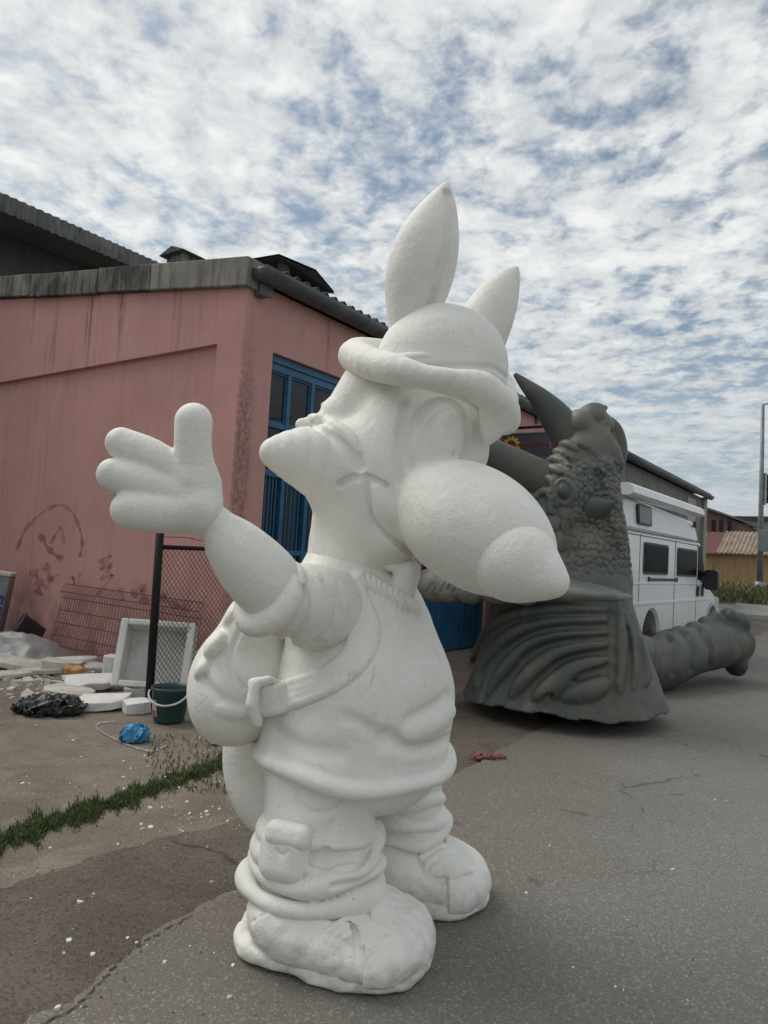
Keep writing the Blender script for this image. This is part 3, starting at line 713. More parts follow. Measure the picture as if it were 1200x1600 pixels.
# --- head
head = U(0.07, el(652, 690, 3.05, 108, 108, 108), el(625, 735, 3.02, 100, 100, 95), el(606, 805, 3.03, 78, 85, 75))
head = addn(head, schain((560, 738, 3.0, 78), (500, 721, 2.93, 58), (458, 712, 2.88, 40), (430, 708, 2.86, 25), n=1), 0.09)      # cheek tuft
head = addn(head, schain((590, 770, 3.05, 90), (562, 830, 3.08, 76), (556, 868, 3.09, 75), (553, 905, 3.1, 74), n=1), 0.10)     # neck
head = addn(head, chain((590, 620, 3.1, 70), (540, 655, 3.06, 42), (492, 660, 3.0, 8)), 0.05)        # upper tuft
head = addn(head, chain((560, 625, 3.25, 40), (508, 634, 3.22, 7)), 0.03)
head = addn(head, chain((520, 670, 3.1, 32), (472, 664, 3.06, 10)), 0.02)
head = addn(head, el(612, 845, 2.93, 42, 50, 38), 0.05)                                             # chin
h0 = head
head = groove(head, [(484, 660), (515, 678), (545, 703), (562, 730)], 2.75, 9, 0.008, on=h0, off=-0.006)
head = ridge(head, [(482, 650), (515, 660), (545, 680), (562, 705)], 2.75, 9, 0.014, on=h0)
head = groove(head, [(532, 757), (552, 746), (575, 747), (602, 760)], 2.75, 6, 0.005, on=h0, off=-0.006)
head = groove(head, [(572, 752), (580, 785), (596, 820), (622, 848), (646, 866)], 2.75, 6.5, 0.006, on=h0, off=-0.006)
head = ridge(head, [(590, 765), (604, 800), (622, 832)], 2.75, 20, 0.018, off=-0.016, on=h0)
head = groove(head, [(632, 632), (627, 680), (624, 720), (626, 755)], 2.75, 8, 0.014, on=h0, off=-0.004)
# eyes
def oval(cx_, cy_, rx_, ry_, deg, n=26):
    t = math.radians(deg); return [(cx_+rx_*math.cos(a)*math.cos(t)+ry_*math.sin(a)*math.sin(t), cy_-ry_*math.sin(a)*math.cos(t)+rx_*math.cos(a)*math.sin(t)) for a in np.linspace(0, 2*math.pi, n)]
eyec = trace(h0, [(684, 690)])[0]
head = cut(head, tube(trace(h0, oval(684, 690, 45, 65, 18)), PX(9, 2.75)), 0.006)
head = addn(head, ell(eyec+np.array([0.008, 0.05, 0]), (PX(38, 2.8), 0.068, PX(57, 2.8)), rot('Y', 18)), 0.004)
head = addn(head, el(740, 702, 2.94, 24, 30, 46), 0.008)
# --- snout and nose
d = S(865, 905, 2.52)-S(650, 770, 2.9); d = d/np.linalg.norm(d); zax = np.cross(d, np.cross([0, 0, 1.0], d)); zax /= np.linalg.norm(zax); yax = np.cross(zax, d)
MN = np.stack([d, yax, zax], 1)
sn = U(0.06, ell(S(738, 822, 2.72), (0.345, 0.235, 0.232), MN), el(668, 776, 2.88, 60, 60, 60))
sn = addn(sn, chain((720, 815, 2.78, 80), (800, 868, 2.62, 62)), 0.04)
head = addn(head, sn, 0.022)
sp('head', head, 0.006)
no = U(0.03, schain((788, 866, 2.585, 60), (812, 880, 2.545, 57), (838, 894, 2.51, 44), (862, 907, 2.48, 27), n=3), ell(S(800, 874, 2.56), (0.150, 0.148, 0.150), MN))
sp('nose', no, label='blunt tapering nose tip of the statue')
# --- hat
hat = U(0.03, el(690, 575, 3.06, 104, 108, 98), el(684, 600, 3.06, 104, 108, 60))
hat = groove(hat, [(615, 563), (660, 574), (720, 572), (770, 575), (792, 590)], 2.8, 4, 0.012)
sp('hat_crown', hat)
bc = [(553, 556, 3.06, 25), (580, 568, 2.84, 26), (620, 578, 2.70, 25), (665, 589, 2.64, 20), (710, 594, 2.63, 17), (752, 606, 2.66, 26), (782, 634, 2.74, 27), (788, 655, 2.86, 25), (786, 640, 3.0, 24),
      (786, 615, 3.2, 22), (760, 580, 3.36, 24), (700, 566, 3.44, 24), (620, 556, 3.4, 24), (565, 552, 3.26, 25), (553, 556, 3.06, 25)]
q = spl([(x, y, Y) for x, y, Y, r in bc], 3); rr = np.interp(np.linspace(0, 1, len(q)), np.linspace(0, 1, len(bc)), [b[3] for b in bc])
brim = tube([S(*t) for t in q], [PX(r_, t[2]) for r_, t in zip(rr, q)])
brim = addn(brim, schain((775, 640, 2.76, 25), (770, 666, 2.78, 20), (763, 688, 2.80, 8)), 0.03)
brim = addn(brim, el(676, 585, 3.06, 96, 108, 26), 0.03)
sp('hat_brim', brim)
# --- ears
ear = schain((638, 520, 3.02, 30), (645, 478, 3.01, 43), (655, 432, 3.0, 54), (667, 388, 2.99, 51), (681, 342, 2.98, 35), (692, 306, 2.97, 16), (697, 291, 2.97, 7), n=4)
ear = groove(ear, [(700, 302), (703, 345), (695, 400), (678, 455), (664, 495)], 2.9, 8, 0.010, off=-0.006)
ear = cut(ear, schain((718, 310, 2.86, 5), (714, 370, 2.83, 22), (698, 430, 2.85, 22), (676, 490, 2.89, 8), n=3), 0.010)
sp('ear', ear, label='taller near ear with a hollowed edge')
ear = schain((750, 528, 3.36, 42), (762, 496, 3.36, 41), (778, 464, 3.36, 32), (794, 438, 3.36, 19), (806, 421, 3.36, 6), n=4)
ear = cut(ear, schain((824, 430, 3.24, 4), (812, 480, 3.22, 13), (794, 535, 3.22, 10), n=3), 0.02)
sp('ear', ear, label='shorter far ear behind the hat')
# --- shirt
sh = U(0.10, schain((552, 900, 3.1, 80), (556, 930, 3.1, 88), (566, 1000, 3.08, 112), (562, 1085, 3.06, 134), (552, 1172, 3.06, 146), n=2), el(590, 1080, 3.04, 112, 125, 95))
sh = addn(sh, el(505, 945, 2.98, 70, 75, 62), 0.08)
sh = cut(sh, box3(S(552, 1264, 3.06), (0.7, 0.7, 0.17), 0.01), 0.03)
hc = S(552, 1179, 3.06); R_ = PX(146, 3.06)
sh = addn(sh, ringf(hc, R_, lambda t: 0.020*np.sin(2*t+0.6)+0.008*np.sin(5*t), lambda t: 0.030+0.005*np.sin(3*t+1)), 0.016)
sh0 = sh
sh = groove(sh, [(605, 1150), (640, 1168), (675, 1168), (700, 1156)], 2.75, 9, 0.030, off=0.004, on=sh0)
sh = groove(sh, [(645, 1125), (672, 1112), (702, 1088)], 2.8, 8, 0.035, off=0.008, on=sh0)
sh = ridge(sh, [(640, 1143), (675, 1130), (702, 1112)], 2.8, 14, 0.05, off=-0.022, on=sh0)
sh = groove(sh, [(430, 1145), (470, 1168), (530, 1178)], 2.75, 6, 0.05, off=0.010, on=sh0)
sh = groove(sh, [(540, 1120), (575, 1138), (600, 1165)], 2.75, 5, 0.04, off=0.010, on=sh0)
# collar ribs
sh = ridge(sh, [(562, 905), (600, 925), (645, 950)], 2.85, 15, 0.016, taper=False, off=-0.010, on=sh0)
sh1 = sh
for i in range(8):
    t = i/7; x = 572+62*t; y = 906+36*t
    sh = groove(sh, [(x, y-10), (x+4, y+6), (x+7, y+18)], 2.85, 3.6, 0.004, on=sh1)
sp('shirt', sh, 0.006)
fl = U(0.02, ell(S(632, 905, 2.92), (0.05, 0.05, 0.085), rot('Y', 22)), chain((608, 884, 2.9, 8), (640, 890, 2.9, 16), (636, 925, 2.92, 14)))
sp('collar_flap', fl)
# --- backpack
bp = U(0.06, el(385, 1062, 3.12, 84, 95, 92), el(360, 1085, 3.1, 58, 90, 72), el(400, 985, 3.14, 50, 85, 62))
b0 = bp
bp = addn(bp, el(340, 1008, 2.98, 17, 40, 27, rot('Y', 28)), 0.003)
bp = addn(bp, el(324, 1042, 2.98, 16, 40, 24, rot('Y', 28)), 0.003)
bp = addn(bp, el(366, 962, 3.02, 12, 30, 24, rot('Y', 28)), 0.003)
bp = groove(bp, [(318, 1062), (335, 1082), (360, 1100), (400, 1112)], 2.8, 3, 0.03, on=b0)
bp = groove(bp, [(375, 985), (362, 1015), (362, 1050), (380, 1075)], 2.8, 4, 0.010, on=b0)
bp = ridge(bp, [(345, 1108), (375, 1112), (405, 1104)], 2.8, 10, 0.03, off=-0.010, on=b0)
pk = sp('backpack', bp)
ea = spl([(561, 908), (582, 956), (590, 990), (577, 1030), (541, 1066), (493, 1092), (450, 1108)], 3); eb = spl([(503, 904), (530, 925), (546, 956), (548, 996), (533, 1027), (493, 1052), (448, 1066)], 3)
ts = []
for t in (0.10, 0.37, 0.63, 0.90):
    q = trace(sh0, ea*(1-t)+eb*t); q = q+(np.array([S(520, 1050, 3.06)[0], 3.06, 0])-q*np.array([1, 1, 0]))*0.012
    q = np.vstack([[S(530-20*t, 885, 3.15)], q, [S(432, 1112-40*t, 2.79), S(400, 1117-40*t, 2.83)]]); ts.append(tube(q, PX(10, 2.75)))
sp('strap', U(0.010, *ts), 0.0055)
bk = tube([S(398, 1072, 2.78), S(394, 1100, 2.76), S(402, 1128, 2.78)], [0.022, 0.025, 0.022])
bk = addn(bk, chain((396, 1068, 2.79, 9), (420, 1062, 2.78, 7), (436, 1066, 2.8, 4)), 0.012)
sp('buckle', bk)
# --- tail
sp('tail', schain((420, 1120, 3.42, 60), (412, 1180, 3.48, 62), (418, 1240, 3.46, 52), (440, 1290, 3.4, 30), n=3))
# --- sleeve, arm, hand
sl = U(0.05, schain((520, 955, 2.92, 68), (478, 945, 2.74, 64), (440, 935, 2.66, 54), n=2))
cc = S(422, 934, 2.62); an = S(330, 815, 2.52)-cc; an /= np.linalg.norm(an)
an2 = an*0.78+np.array([0.0, -0.30, -0.22]); an2 /= np.linalg.norm(an2); e1 = np.cross(an2, [0, 1.0, 0]); e1 /= np.linalg.norm(e1); e2 = np.cross(an2, e1)
sl = addn(sl, tube([cc+an*0.005+e1*PX(49, 2.6)*math.cos(t)+e2*PX(46, 2.6)*math.sin(t) for t in np.linspace(0, 2*math.pi, 19)], PX(20, 2.6)), 0.010)
s0_ = sl
sl = groove(sl, [(448, 868), (472, 905), (480, 945), (470, 985), (445, 1005)], 2.5, 7, 0.010, on=s0_)
sl = groove(sl, [(505, 908), (524, 945), (517, 980), (490, 1005)], 2.6, 5, 0.010, on=s0_)
sp('sleeve', sl)
sp('arm', schain((440, 935, 2.66, 50), (408, 900, 2.60, 55), (372, 860, 2.55, 47), (345, 828, 2.52, 32), (318, 800, 2.50, 27), n=3))
hand = U(0.035, el(296, 772, 2.50, 50, 28, 58), chain((312, 805, 2.5, 33), (300, 760, 2.5, 40)))
hand = addn(hand, schain((303, 658, 2.47, 29), (302, 700, 2.48, 29), (305, 750, 2.50, 36), n=2), 0.02)
hand = addn(hand, schain((190, 693, 2.47, 25), (235, 715, 2.48, 30), (285, 750, 2.50, 32), n=2), 0.016)
hand = addn(hand, schain((177, 742, 2.44, 26), (220, 755, 2.45, 30), (285, 778, 2.48, 34), n=2), 0.010)
hand = addn(hand, schain((205, 797, 2.43, 31), (245, 800, 2.44, 33), (305, 800, 2.48, 32), n=2), 0.010)
hand = addn(hand, el(312, 795, 2.47, 30, 30, 30), 0.04)
sp('hand', hand, 0.006)
# --- trousers
def trouser_leg(fs, folds, k):
    f = U(0.06, *fs)
    for c, R__, zz_, r_, ph in folds:
        f = addn(f, ringf(c+np.array([0, 0, zz_]), R__, lambda t, ph=ph: 0.016*np.sin(t+ph*1.3)+0.014*np.sin(2*t+ph)+0.010*np.sin(3*t+ph*2), lambda t, ph=ph, r_=r_: r_*(0.85+0.3*np.sin(2*t+ph*1.7)+0.12*np.sin(5*t+ph))), k)
    return f
NL = np.array([S(497, 1300, 2.90)[0], 2.90, 0])
lg = trouser_leg([chain((500, 1190, 2.94, 84), (499, 1290, 2.92, 84), (498, 1345, 2.91, 88), (494, 1400, 2.90, 96))],
                 [(NL, 0.215, 0.465, 0.030, 3.6), (NL, 0.228, 0.400, 0.036, 0.4), (NL, 0.245, 0.335, 0.040, 2.2), (NL+np.array([-0.012, -0.012, 0]), 0.245, 0.268, 0.050, 5.1)], 0.003)
l0 = lg
lg = groove(lg, [(462, 1240), (475, 1262), (500, 1271), (528, 1262), (545, 1242)], 2.7, 3.5, 0.010, on=l0)
lg = groove(lg, [(585, 1310), (560, 1350), (530, 1358)], 2.7, 6, 0.010, on=l0)
lg = groove(lg, [(600, 1345), (570, 1375), (520, 1386)], 2.7, 5, 0.008, on=l0)
lg = groove(lg, [(520, 1290), (512, 1320), (506, 1350)], 2.7, 5, 0.025, on=l0, off=0.004)
ptl = sp('trouser_leg', lg, 0.006, label='near trouser leg with a bulging cargo pocket')
pc = trace(l0, [(447, 1340)])[0]; Mp = rot('Z', -20)@rot('X', -6)
pk_ = box3(pc+np.array([0.0, 0.045, 0]), (PX(40, 2.7), 0.080, PX(41, 2.7)), 0.060, Mp)
p0_ = pk_; pk_ = groove(pk_, [(432, 1330), (440, 1337), (449, 1330)], 2.7, 2.6, 0.004, on=p0_)
sp('pocket', warp(pk_, lambda p: 0.005*vnoise(p, 11, 6)), 0.006, parent=ptl)
fq_ = trace(pk_, [(450, 1311)])[0]
sp('pocket_flap', box3(fq_+np.array([0, 0.030, 0.004]), (PX(38, 2.7), 0.042, PX(19, 2.7)), 0.038, rot('Z', -20)@rot('X', -14)), 0.006, parent=ptl)
FLg = np.array([S(628, 1290, 3.36)[0], 3.36, 0])
lg = trouser_leg([chain((622, 1200, 3.34, 66), (630, 1270, 3.36, 60), (634, 1340, 3.38, 60))], [(FLg, 0.160, 0.54, 0.036, 0.9), (FLg, 0.165, 0.455, 0.040, 2.6), (FLg+np.array([0.01, 0, 0]), 0.172, 0.375, 0.042, 4.0), (FLg+np.array([0.01, 0, 0]), 0.18, 0.31, 0.036, 1.0)], 0.003)
sp('trouser_leg', lg, label='far trouser leg bunched above the shoe')
sp('seat', U(0.05, el(560, 1195, 3.1, 124, 116, 66)))
# --- shoes
def shoe(c, ang_, L, Wd, zr, top):
    d2 = np.array([math.cos(ang_), math.sin(ang_)]); c = np.array(c)
    a = c[:2]-d2*L*0.40; b = c[:2]+d2*L*0.30; ra, rb = Wd*0.84, Wd*0.97
    def sole(p):
        ab = b-a; t = np.clip(((p[:, :2]-a)@ab)/(ab@ab), 0, 1); o2 = np.sqrt(((p[:, :2]-a-t[:, None]*ab)**2).sum(1))-(ra+(rb-ra)*t)
        m = np.abs(o2) < 0.12; nz = np.zeros(len(p)); nz2 = np.zeros(len(p)); nz[m] = 0.010*vnoise(p[m], 7, 2)+0.009*vnoise(p[m], 21, 4); nz2[m] = vnoise(p[m], 14, 9)
        o2 = o2+0.05*np.clip((p[:, 2]-0.06)/0.1, -0.6, 1)**2-nz
        h_ = np.maximum(p[:, 2]-zr-nz*1.5, 0.024+0.014*np.maximum(nz2, 0)-p[:, 2]); return smax(o2, h_, 0.022)
    sole.bb = (np.array([min(a[0]-ra, b[0]-rb)-0.04, min(a[1]-ra, b[1]-rb)-0.04, 0.0]), np.array([max(a[0]+ra, b[0]+rb)+0.04, max(a[1]+ra, b[1]+rb)+0.04, zr+0.04]))
    Mz = rot('Z', math.degrees(ang_)); mid = np.array([c[0], c[1], 0.135]); dd = np.array([d2[0], d2[1], 0])
    up = U(0.07, ell(mid-dd*L*0.10, (L*0.67, Wd*0.985, top), Mz), ell(mid+dd*L*0.40-np.array([0, 0, 0.025]), (L*0.53, Wd*0.965, top*0.84), Mz), ell(mid-dd*L*0.34+np.array([0, 0, 0.05]), (L*0.44, Wd*0.92, top*0.98), Mz))
    def cap(p):
        q = p[:, :2]-(c[:2]+d2*L*0.36); s_ = q@d2; return smax(up(p)-0.012, -(s_+0.05*(q@np.array([-d2[1], d2[0]]))/Wd), 0.006)
    cap.bb = (up.bb[0]-0.02, up.bb[1]+0.02)
    return sole, up, cap
so, up, cap = shoe((-0.105, 2.835), math.radians(-14), 0.41, 0.272, 0.090, 0.140)
u0 = up
for i in range(5):
    t = i/4; x = 543+44*t; y = 1440+26*t
    up = ridge(up, [(x-28, y+14), (x, y-2), (x+28, y-8)], 2.6, 8.5, 0.004, on=u0)
up = groove(up, [(375, 1445), (392, 1478), (430, 1505), (480, 1524), (545, 1535)], 2.6, 4, 0.010, on=u0)
up = groove(up, [(395, 1440), (440, 1420), (500, 1432), (552, 1450), (556, 1500)], 2.6, 3.5, 0.008, on=u0)
sho = sp('shoe', warp(up, lambda p: 0.006*vnoise(p, 9, 1)+0.004*vnoise(p, 28, 2)), 0.006, clipz=0.05, label='larger near shoe with chipped sole')
sp('sole', so, 0.006, parent=sho)
sp('toe_cap', warp(cap, lambda p: 0.006*vnoise(p, 12, 1)+0.005*vnoise(p, 30, 2)), 0.006, parent=sho, clipz=0.05)
so, up, cap2 = shoe((0.225, 3.345), math.radians(-10), 0.37, 0.245, 0.090, 0.160)
u0 = up
for i in range(5):
    t = i/4; x = 680+36*t; y = 1326+40*t
    up = ridge(up, [(x-24, y+14), (x, y), (x+22, y-4)], 3.2, 8, 0.004, on=u0)
up = groove(up, [(652, 1345), (668, 1372), (700, 1376)], 3.2, 4, 0.010, on=u0)
sho = sp('shoe', warp(up, lambda p: 0.006*vnoise(p, 9, 1)), HS, clipz=0.05, label='far shoe set back on the asphalt')
sp('sole', so, HS, parent=sho)
sp('toe_cap', warp(cap2, lambda p: 0.006*vnoise(p, 12, 1)), HS, parent=sho, clipz=0.05)

# ================================================================== DINOSAUR SCULPTURE
DC = np.array([1.98, 7.42]); DO = np.array([DC[0], DC[1], 0.12])
dn = thing('dinosaur_sculpture', 'dark grey carved horned dinosaur bust with head pointing up on a flared base', 'sculpture', DO)
def dp(name, f, h, mat=None, parent=None, label=None, clipz=None, slack=0.03):
    o = meshnet(name, f, h, mat or M_DINO, dn if parent is None else parent, DO, clipz=clipz, slack=slack)
    if label: o['label'] = label
    return o
def bell(p):
    z = p[:, 2]; t = np.clip((z-0.12)/1.25, 0, 1.0); k = (1-t)**1.5
    rx = 0.70+0.35*k; ry = 0.64+0.34*k; cx_ = DC[0]-0.03-0.10*t*t; q = np.sqrt(((p[:, 0]-cx_)/rx)**2+((p[:, 1]-DC[1])/ry)**2)
    return np.maximum((q-1)*0.8*ry, np.maximum(z-1.32, 0.17+0.015*np.sin(p[:, 0]*5)+0.01*np.sin(p[:, 0]*17)-z))
bell.bb = (np.array([DC[0]-1.15, DC[1]-1.1, 0.08]), np.array([DC[0]+1.15, DC[1]+1.1, 1.36]))
bd0 = bell; bd = bell
for pts, r_ in (([(837, 1088), (858, 1079), (900, 1045), (952, 1031)], 20), ([(883, 1090), (917, 1080), (958, 1064)], 18), ([(803, 1085), (825, 1060), (867, 1023), (917, 1008), (955, 1006)], 17),
                ([(766, 1082), (783, 1056), (821, 1014), (867, 992), (953, 988)], 15), ([(745, 1072), (758, 1038), (792, 998), (846, 975), (950, 970)], 13), ([(735, 1040), (760, 990), (800, 962), (870, 952), (945, 952)], 11),
                ([(975, 960), (985, 1020), (988, 1075)], 11), ([(1000, 1000), (1010, 1050), (1006, 1070)], 9), ([(965, 945), (968, 1010), (966, 1080)], 12)):
    bd = ridge(bd, pts, 6.9, r_, 0.014, Y0=4.5, off=-PX(r_, 6.9)*0.25, on=bd0)
for pts, r_ in (([(843, 1106), (880, 1065), (950, 1043)], 5), ([(812, 1106), (845, 1058), (890, 1028), (952, 1018)], 5), ([(776, 1106), (803, 1050), (845, 1012), (950, 997)], 4), ([(748, 1100), (772, 1040), (815, 1000), (870, 982), (950, 979)], 4),
                ([(958, 960), (957, 1020), (958, 1105)], 6), ([(980, 985), (985, 1040), (982, 1095)], 4)):
    bd = groove(bd, pts, 6.9, r_, 0.05, Y0=4.5, on=bd0, off=0.025)
dp('flared_body', warp(bd, lambda p: 0.006*vnoise(p, 3.5, 2)+0.003*vnoise(p, 13, 4)), 0.015)
# head
hd = U(0.12, schain((900, 930, 7.45, 84), (902, 860, 7.45, 78), (905, 790, 7.45, 66), (918, 715, 7.47, 48), (926, 672, 7.48, 34), n=1), el(868, 830, 7.35, 52, 60, 95), el(846, 826, 7.42, 66, 66, 92))
hd = addn(hd, el(880, 772, 7.2, 40, 42, 48), 0.08)
hd = addn(hd, el(905, 665, 7.40, 24, 30, 26), 0.05)
hd = addn(hd, schain((885, 735, 7.3, 26), (905, 700, 7.3, 22), (945, 690, 7.3, 16), (962, 725, 7.32, 14), n=1), 0.05)   # lip
hd = addn(hd, schain((940, 735, 7.2, 20), (948, 790, 7.16, 24), (960, 850, 7.2, 22), (965, 905, 7.25, 20), n=1), 0.06)
hd0 = hd
hd = cut(hd, schain((972, 668, 7.3, 10), (950, 690, 7.3, 9), (944, 712, 7.3, 6), n=2), 0.02)
hd = groove(hd, [(890, 860), (895, 835), (915, 822), (950, 835), (965, 860)], 7.2, 10, 0.06, Y0=4.5, on=hd0)
hd = groove(hd, [(905, 700), (930, 715), (955, 735)], 7.2, 5, 0.03, Y0=4.5, on=hd0)
hd = groove(hd, [(935, 740), (940, 790), (950, 830)], 7.2, 6, 0.04, Y0=4.5, on=hd0)
for pts in ([(815, 775), (838, 752), (856, 748), (868, 760), (870, 790)], [(822, 790), (845, 770), (858, 772), (860, 800)], [(835, 740), (862, 733), (882, 742)], [(845, 725), (870, 718), (890, 728)], [(850, 712), (872, 706), (895, 715)], [(862, 700), (885, 694), (900, 702)]):
    hd = ridge(hd, pts, 7.1, 8, 0.008, Y0=4.5, on=hd0)
ec = trace(hd0, [(881, 768)], 4.5)[0]
hd = addn(hd, ell(ec+np.array([0, 0.03, 0]), (0.125, 0.075, 0.15), rot('Y', -20)), 0.02)
h2_ = hd; q_ = [(881+a_*math.cos(t)*0.92-b_*math.sin(t)*0.3, 768-b_*math.sin(t)-a_*math.cos(t)*0.3) for a_, b_ in ((11, 15),) for t in np.linspace(0, 2*math.pi, 15)]
hd = cut(hd, tube(trace(h2_, q_, 4.5), 0.020), 0.008); ec = trace(h2_, [(881, 768)], 4.5)[0]
hd = groove(hd, [(862, 772), (866, 752), (880, 742), (896, 748)], 7.1, 3.2, 0.008, Y0=4.5, on=h2_)
bigc = S(855, 835, 7.2)
def scales(p):
    out = 0.003*vnoise(p, 7, 3)
    big = np.clip(1.25-np.sqrt(((p-bigc)[:, [0, 2]]**2*np.array([1.0, 0.55])).sum(1))/0.30, 0, 1)
    top = np.clip((2.75-p[:, 2])/0.25, 0, 1); eyem = np.clip((np.sqrt(((p-ec)**2).sum(1))-0.13)/0.06, 0, 1); fro = np.clip((p[:, 0]-S(868, 700, 7.2)[0])/0.12, 0, 1)
    sb = np.zeros(len(p)); ss = np.zeros(len(p)); m1 = (big > 0.01) & (p[:, 1] < 7.55) & (p[:, 2] > 1.42); m2 = (big < 0.99) & (fro*top > 0.01) & (p[:, 1] < 7.55) & (p[:, 2] > 1.42)
    if m1.any(): a1, a2 = worley(p[m1], 1/0.15, 1); sb[m1] = 0.027*np.exp(-((a2-a1)/0.11)**2)+0.008*a1
    if m2.any(): b1, b2 = worley(p[m2]*np.array([1, 1, 0.9]), 1/0.062, 2); ss[m2] = 0.021*np.exp(-((b2-b1)/0.17)**2)+0.006*b1
    low = np.clip((p[:, 2]-1.42)/0.1, 0, 1)
    return out+eyem*low*(big*sb+(1-big)*ss*fro*top)
dp('head', warp(hd, scales), 0.0118, M_DINO2, slack=0.018, clipz=1.2)
dp('beak', U(0.04, schain((918, 668, 7.46, 30), (926, 650, 7.46, 21), (938, 640, 7.46, 9), (947, 637, 7.46, 3), n=3), el(925, 660, 7.46, 26, 30, 22)), 0.012, M_DINO)
dp('lower_jaw', schain((950, 735, 7.45, 22), (963, 705, 7.45, 17), (962, 675, 7.45, 12), (955, 655, 7.45, 4), n=3), 0.012, M_DINO)
dp('horn', schain((872, 776, 7.30, 42), (842, 752, 7.25, 34), (800, 728, 7.2, 29), (762, 706, 7.15, 23), (728, 688, 7.1, 15), (700, 676, 7.05, 6), n=3), 0.013, M_DINO, label='lower brow horn pointing left')
dp('horn', schain((898, 696, 7.45, 30), (870, 654, 7.45, 25), (845, 624, 7.45, 17), (822, 602, 7.45, 10), (806, 586, 7.45, 4), n=3), 0.011, M_DINO, label='curved upper horn against the sky')
sk = U(0.03, schain((910, 796, 7.2, 25), (924, 795, 7.08, 22), (941, 791, 7.0, 13), (959, 786, 6.94, 3), n=2))
for t in np.linspace(0, 1, 4): sk = cut(sk, tube([S(905+14*t, 770, 6.9-0.02*t), S(902+14*t, 795, 6.86), S(906+14*t, 818, 6.9)], 0.010), 0.01)
dp('cheek_spike', sk, 0.011, M_DINO)
dp('eye', ell(ec+np.array([0, 0.035, 0]), (0.055, 0.055, 0.075), rot('Y', -20)), 0.009, M_DINO)
fr_c = S(818, 915, 7.42)
frl = U(0.03, ell(fr_c, (PX(165, 7.42), 0.80, PX(27, 7.42)), rot('Y', 3)), ell(fr_c+np.array([0.33, 0, 0.0]), (0.66, 0.62, 0.13)))
for i, t in enumerate(np.linspace(math.radians(140), math.radians(262), 9)):
    c = fr_c+np.array([PX(150, 7.42)*math.cos(t), 0.74*math.sin(t), 0.05*math.cos(t)]); frl = addn(frl, ell(c, (0.17, 0.15, 0.15)), 0.012)
f0 = frl
for i in range(11):
    x = 668+10*i; frl = groove(frl, [(x, 925-2*(i % 2)), (x+10, 908), (x+26, 893)], 7.0, 2.2, 0.010, Y0=4.5, on=f0)
dp('frill', warp(frl, lambda p: 0.010*vnoise(p, 6, 4)+0.006*vnoise(p, 17, 5)), 0.0135, m_dino('lit_tan_sculpture', 0.9, 2.3))  # tan sculpture colour, brightened to paint in light on the shaded frill
# what the bust stands on
pl = thing('pallet', 'dark wooden pallet under the dinosaur bust', 'pallet', (DC[0], DC[1], 0.022))
M_DKWOOD = simple('dark_wood', (0.012, 0.011, 0.010), (0.02, 0.017, 0.015), 7, 0.9, 0.3, 30)
for i in range(7): MB().bb(-0.5, 0.5, -0.42+i*0.16, -0.30+i*0.16, 0.112, 0.14).build('board', M_DKWOOD, pl)
for x in (-0.48, -0.05, 0.38): MB().bb(x, x+0.1, -0.42, 0.66, 0.0, 0.1115).build('bearer', M_DKWOOD, pl)
# loose limb on the road
LO = np.array([4.2, 9.9, 0.022])
lim = schain((985, 1042, 9.0, 48), (1030, 1034, 9.3, 43), (1075, 1018, 9.7, 37), (1115, 1008, 10.1, 36), (1142, 1004, 10.4, 34), n=2)
for x, y, Y, r_ in ((1118, 970, 10.2, 12), (1138, 966, 10.3, 13), (1156, 974, 10.3, 14), (1162, 1000, 10.3, 14), (1150, 1036, 10.3, 16)):
    lim = addn(lim, el(x, y, Y, r_, r_*1.4, r_*1.25), 0.06)
l_0 = lim
for k_, x in enumerate((1034, 1060, 1088, 1116)):
    lim = groove(lim, [(x-20, 985), (x-3, 1015), (x-6, 1058-6*k_)], 9.4, 5, 0.06, Y0=6, on=l_0, off=0.01)
for k_, x in enumerate((1040, 1062, 1084, 1104)): lim = addn(lim, el(x, 996-7*k_, 9.3+0.28*k_, 13, 16, 11), 0.05)
o = meshnet('sculpture_limb', warp(lim, lambda p: 0.008*vnoise(p, 4, 4)+0.005*vnoise(p, 11, 5)), 0.017, M_DINO, None, LO, clipz=0.024, slack=0.03)
o.location = LO; tagit(o, 'grey carved dinosaur limb lying on the road beside the camper van', 'sculpture')

# ================================================================== CAMPER VAN
VA = math.radians(36.8); VU = np.array([math.sin(VA), math.cos(VA), 0]); VQ = P(1040, 890, 12.3); VQ[2] = 0.0
vn = thing('camper_van', 'white high-roofed camper van parked along the grey wall', 'van', VQ-VU*2.45+np.array([0, 0, 0.012]), math.pi/2-VA)
def m_van():
    b = NB('white_paint'); z = b.xyz()[2]
    base = b.mix(b.ramp(b.noise(2, 4, 0.6), 0.3, 0.7), (0.76, 0.77, 0.78), (0.71, 0.72, 0.73))
    dirt = b.math('MULTIPLY', b.ramp(z, 0.4, 1.2, 1.0, 0.0), b.ramp(b.noise(3, 5, 0.65, 0.3), 0.35, 0.7, 0.25, 0.8))
    b.color(b.mix(dirt, base, (0.50, 0.49, 0.46))); b.rough(0.35); b.b.inputs['Coat Weight'].default_value = 0.3; return b.m
M_VAN = m_van(); M_TYRE = simple('tyre_rubber', (0.015, 0.015, 0.016), (0.03, 0.028, 0.026), 8, 0.85, 0.2); M_RIM = simple('steel_rim', (0.20, 0.20, 0.21), (0.1, 0.1, 0.1), 9, 0.4, 0, metal=0.6)
M_BLKPL = simple('black_plastic', (0.018, 0.018, 0.02), (0.03, 0.03, 0.032), 9, 0.5, 0.05); M_SEAM = simple('dark_seam', (0.10, 0.10, 0.105), None, 8, 0.7, 0)
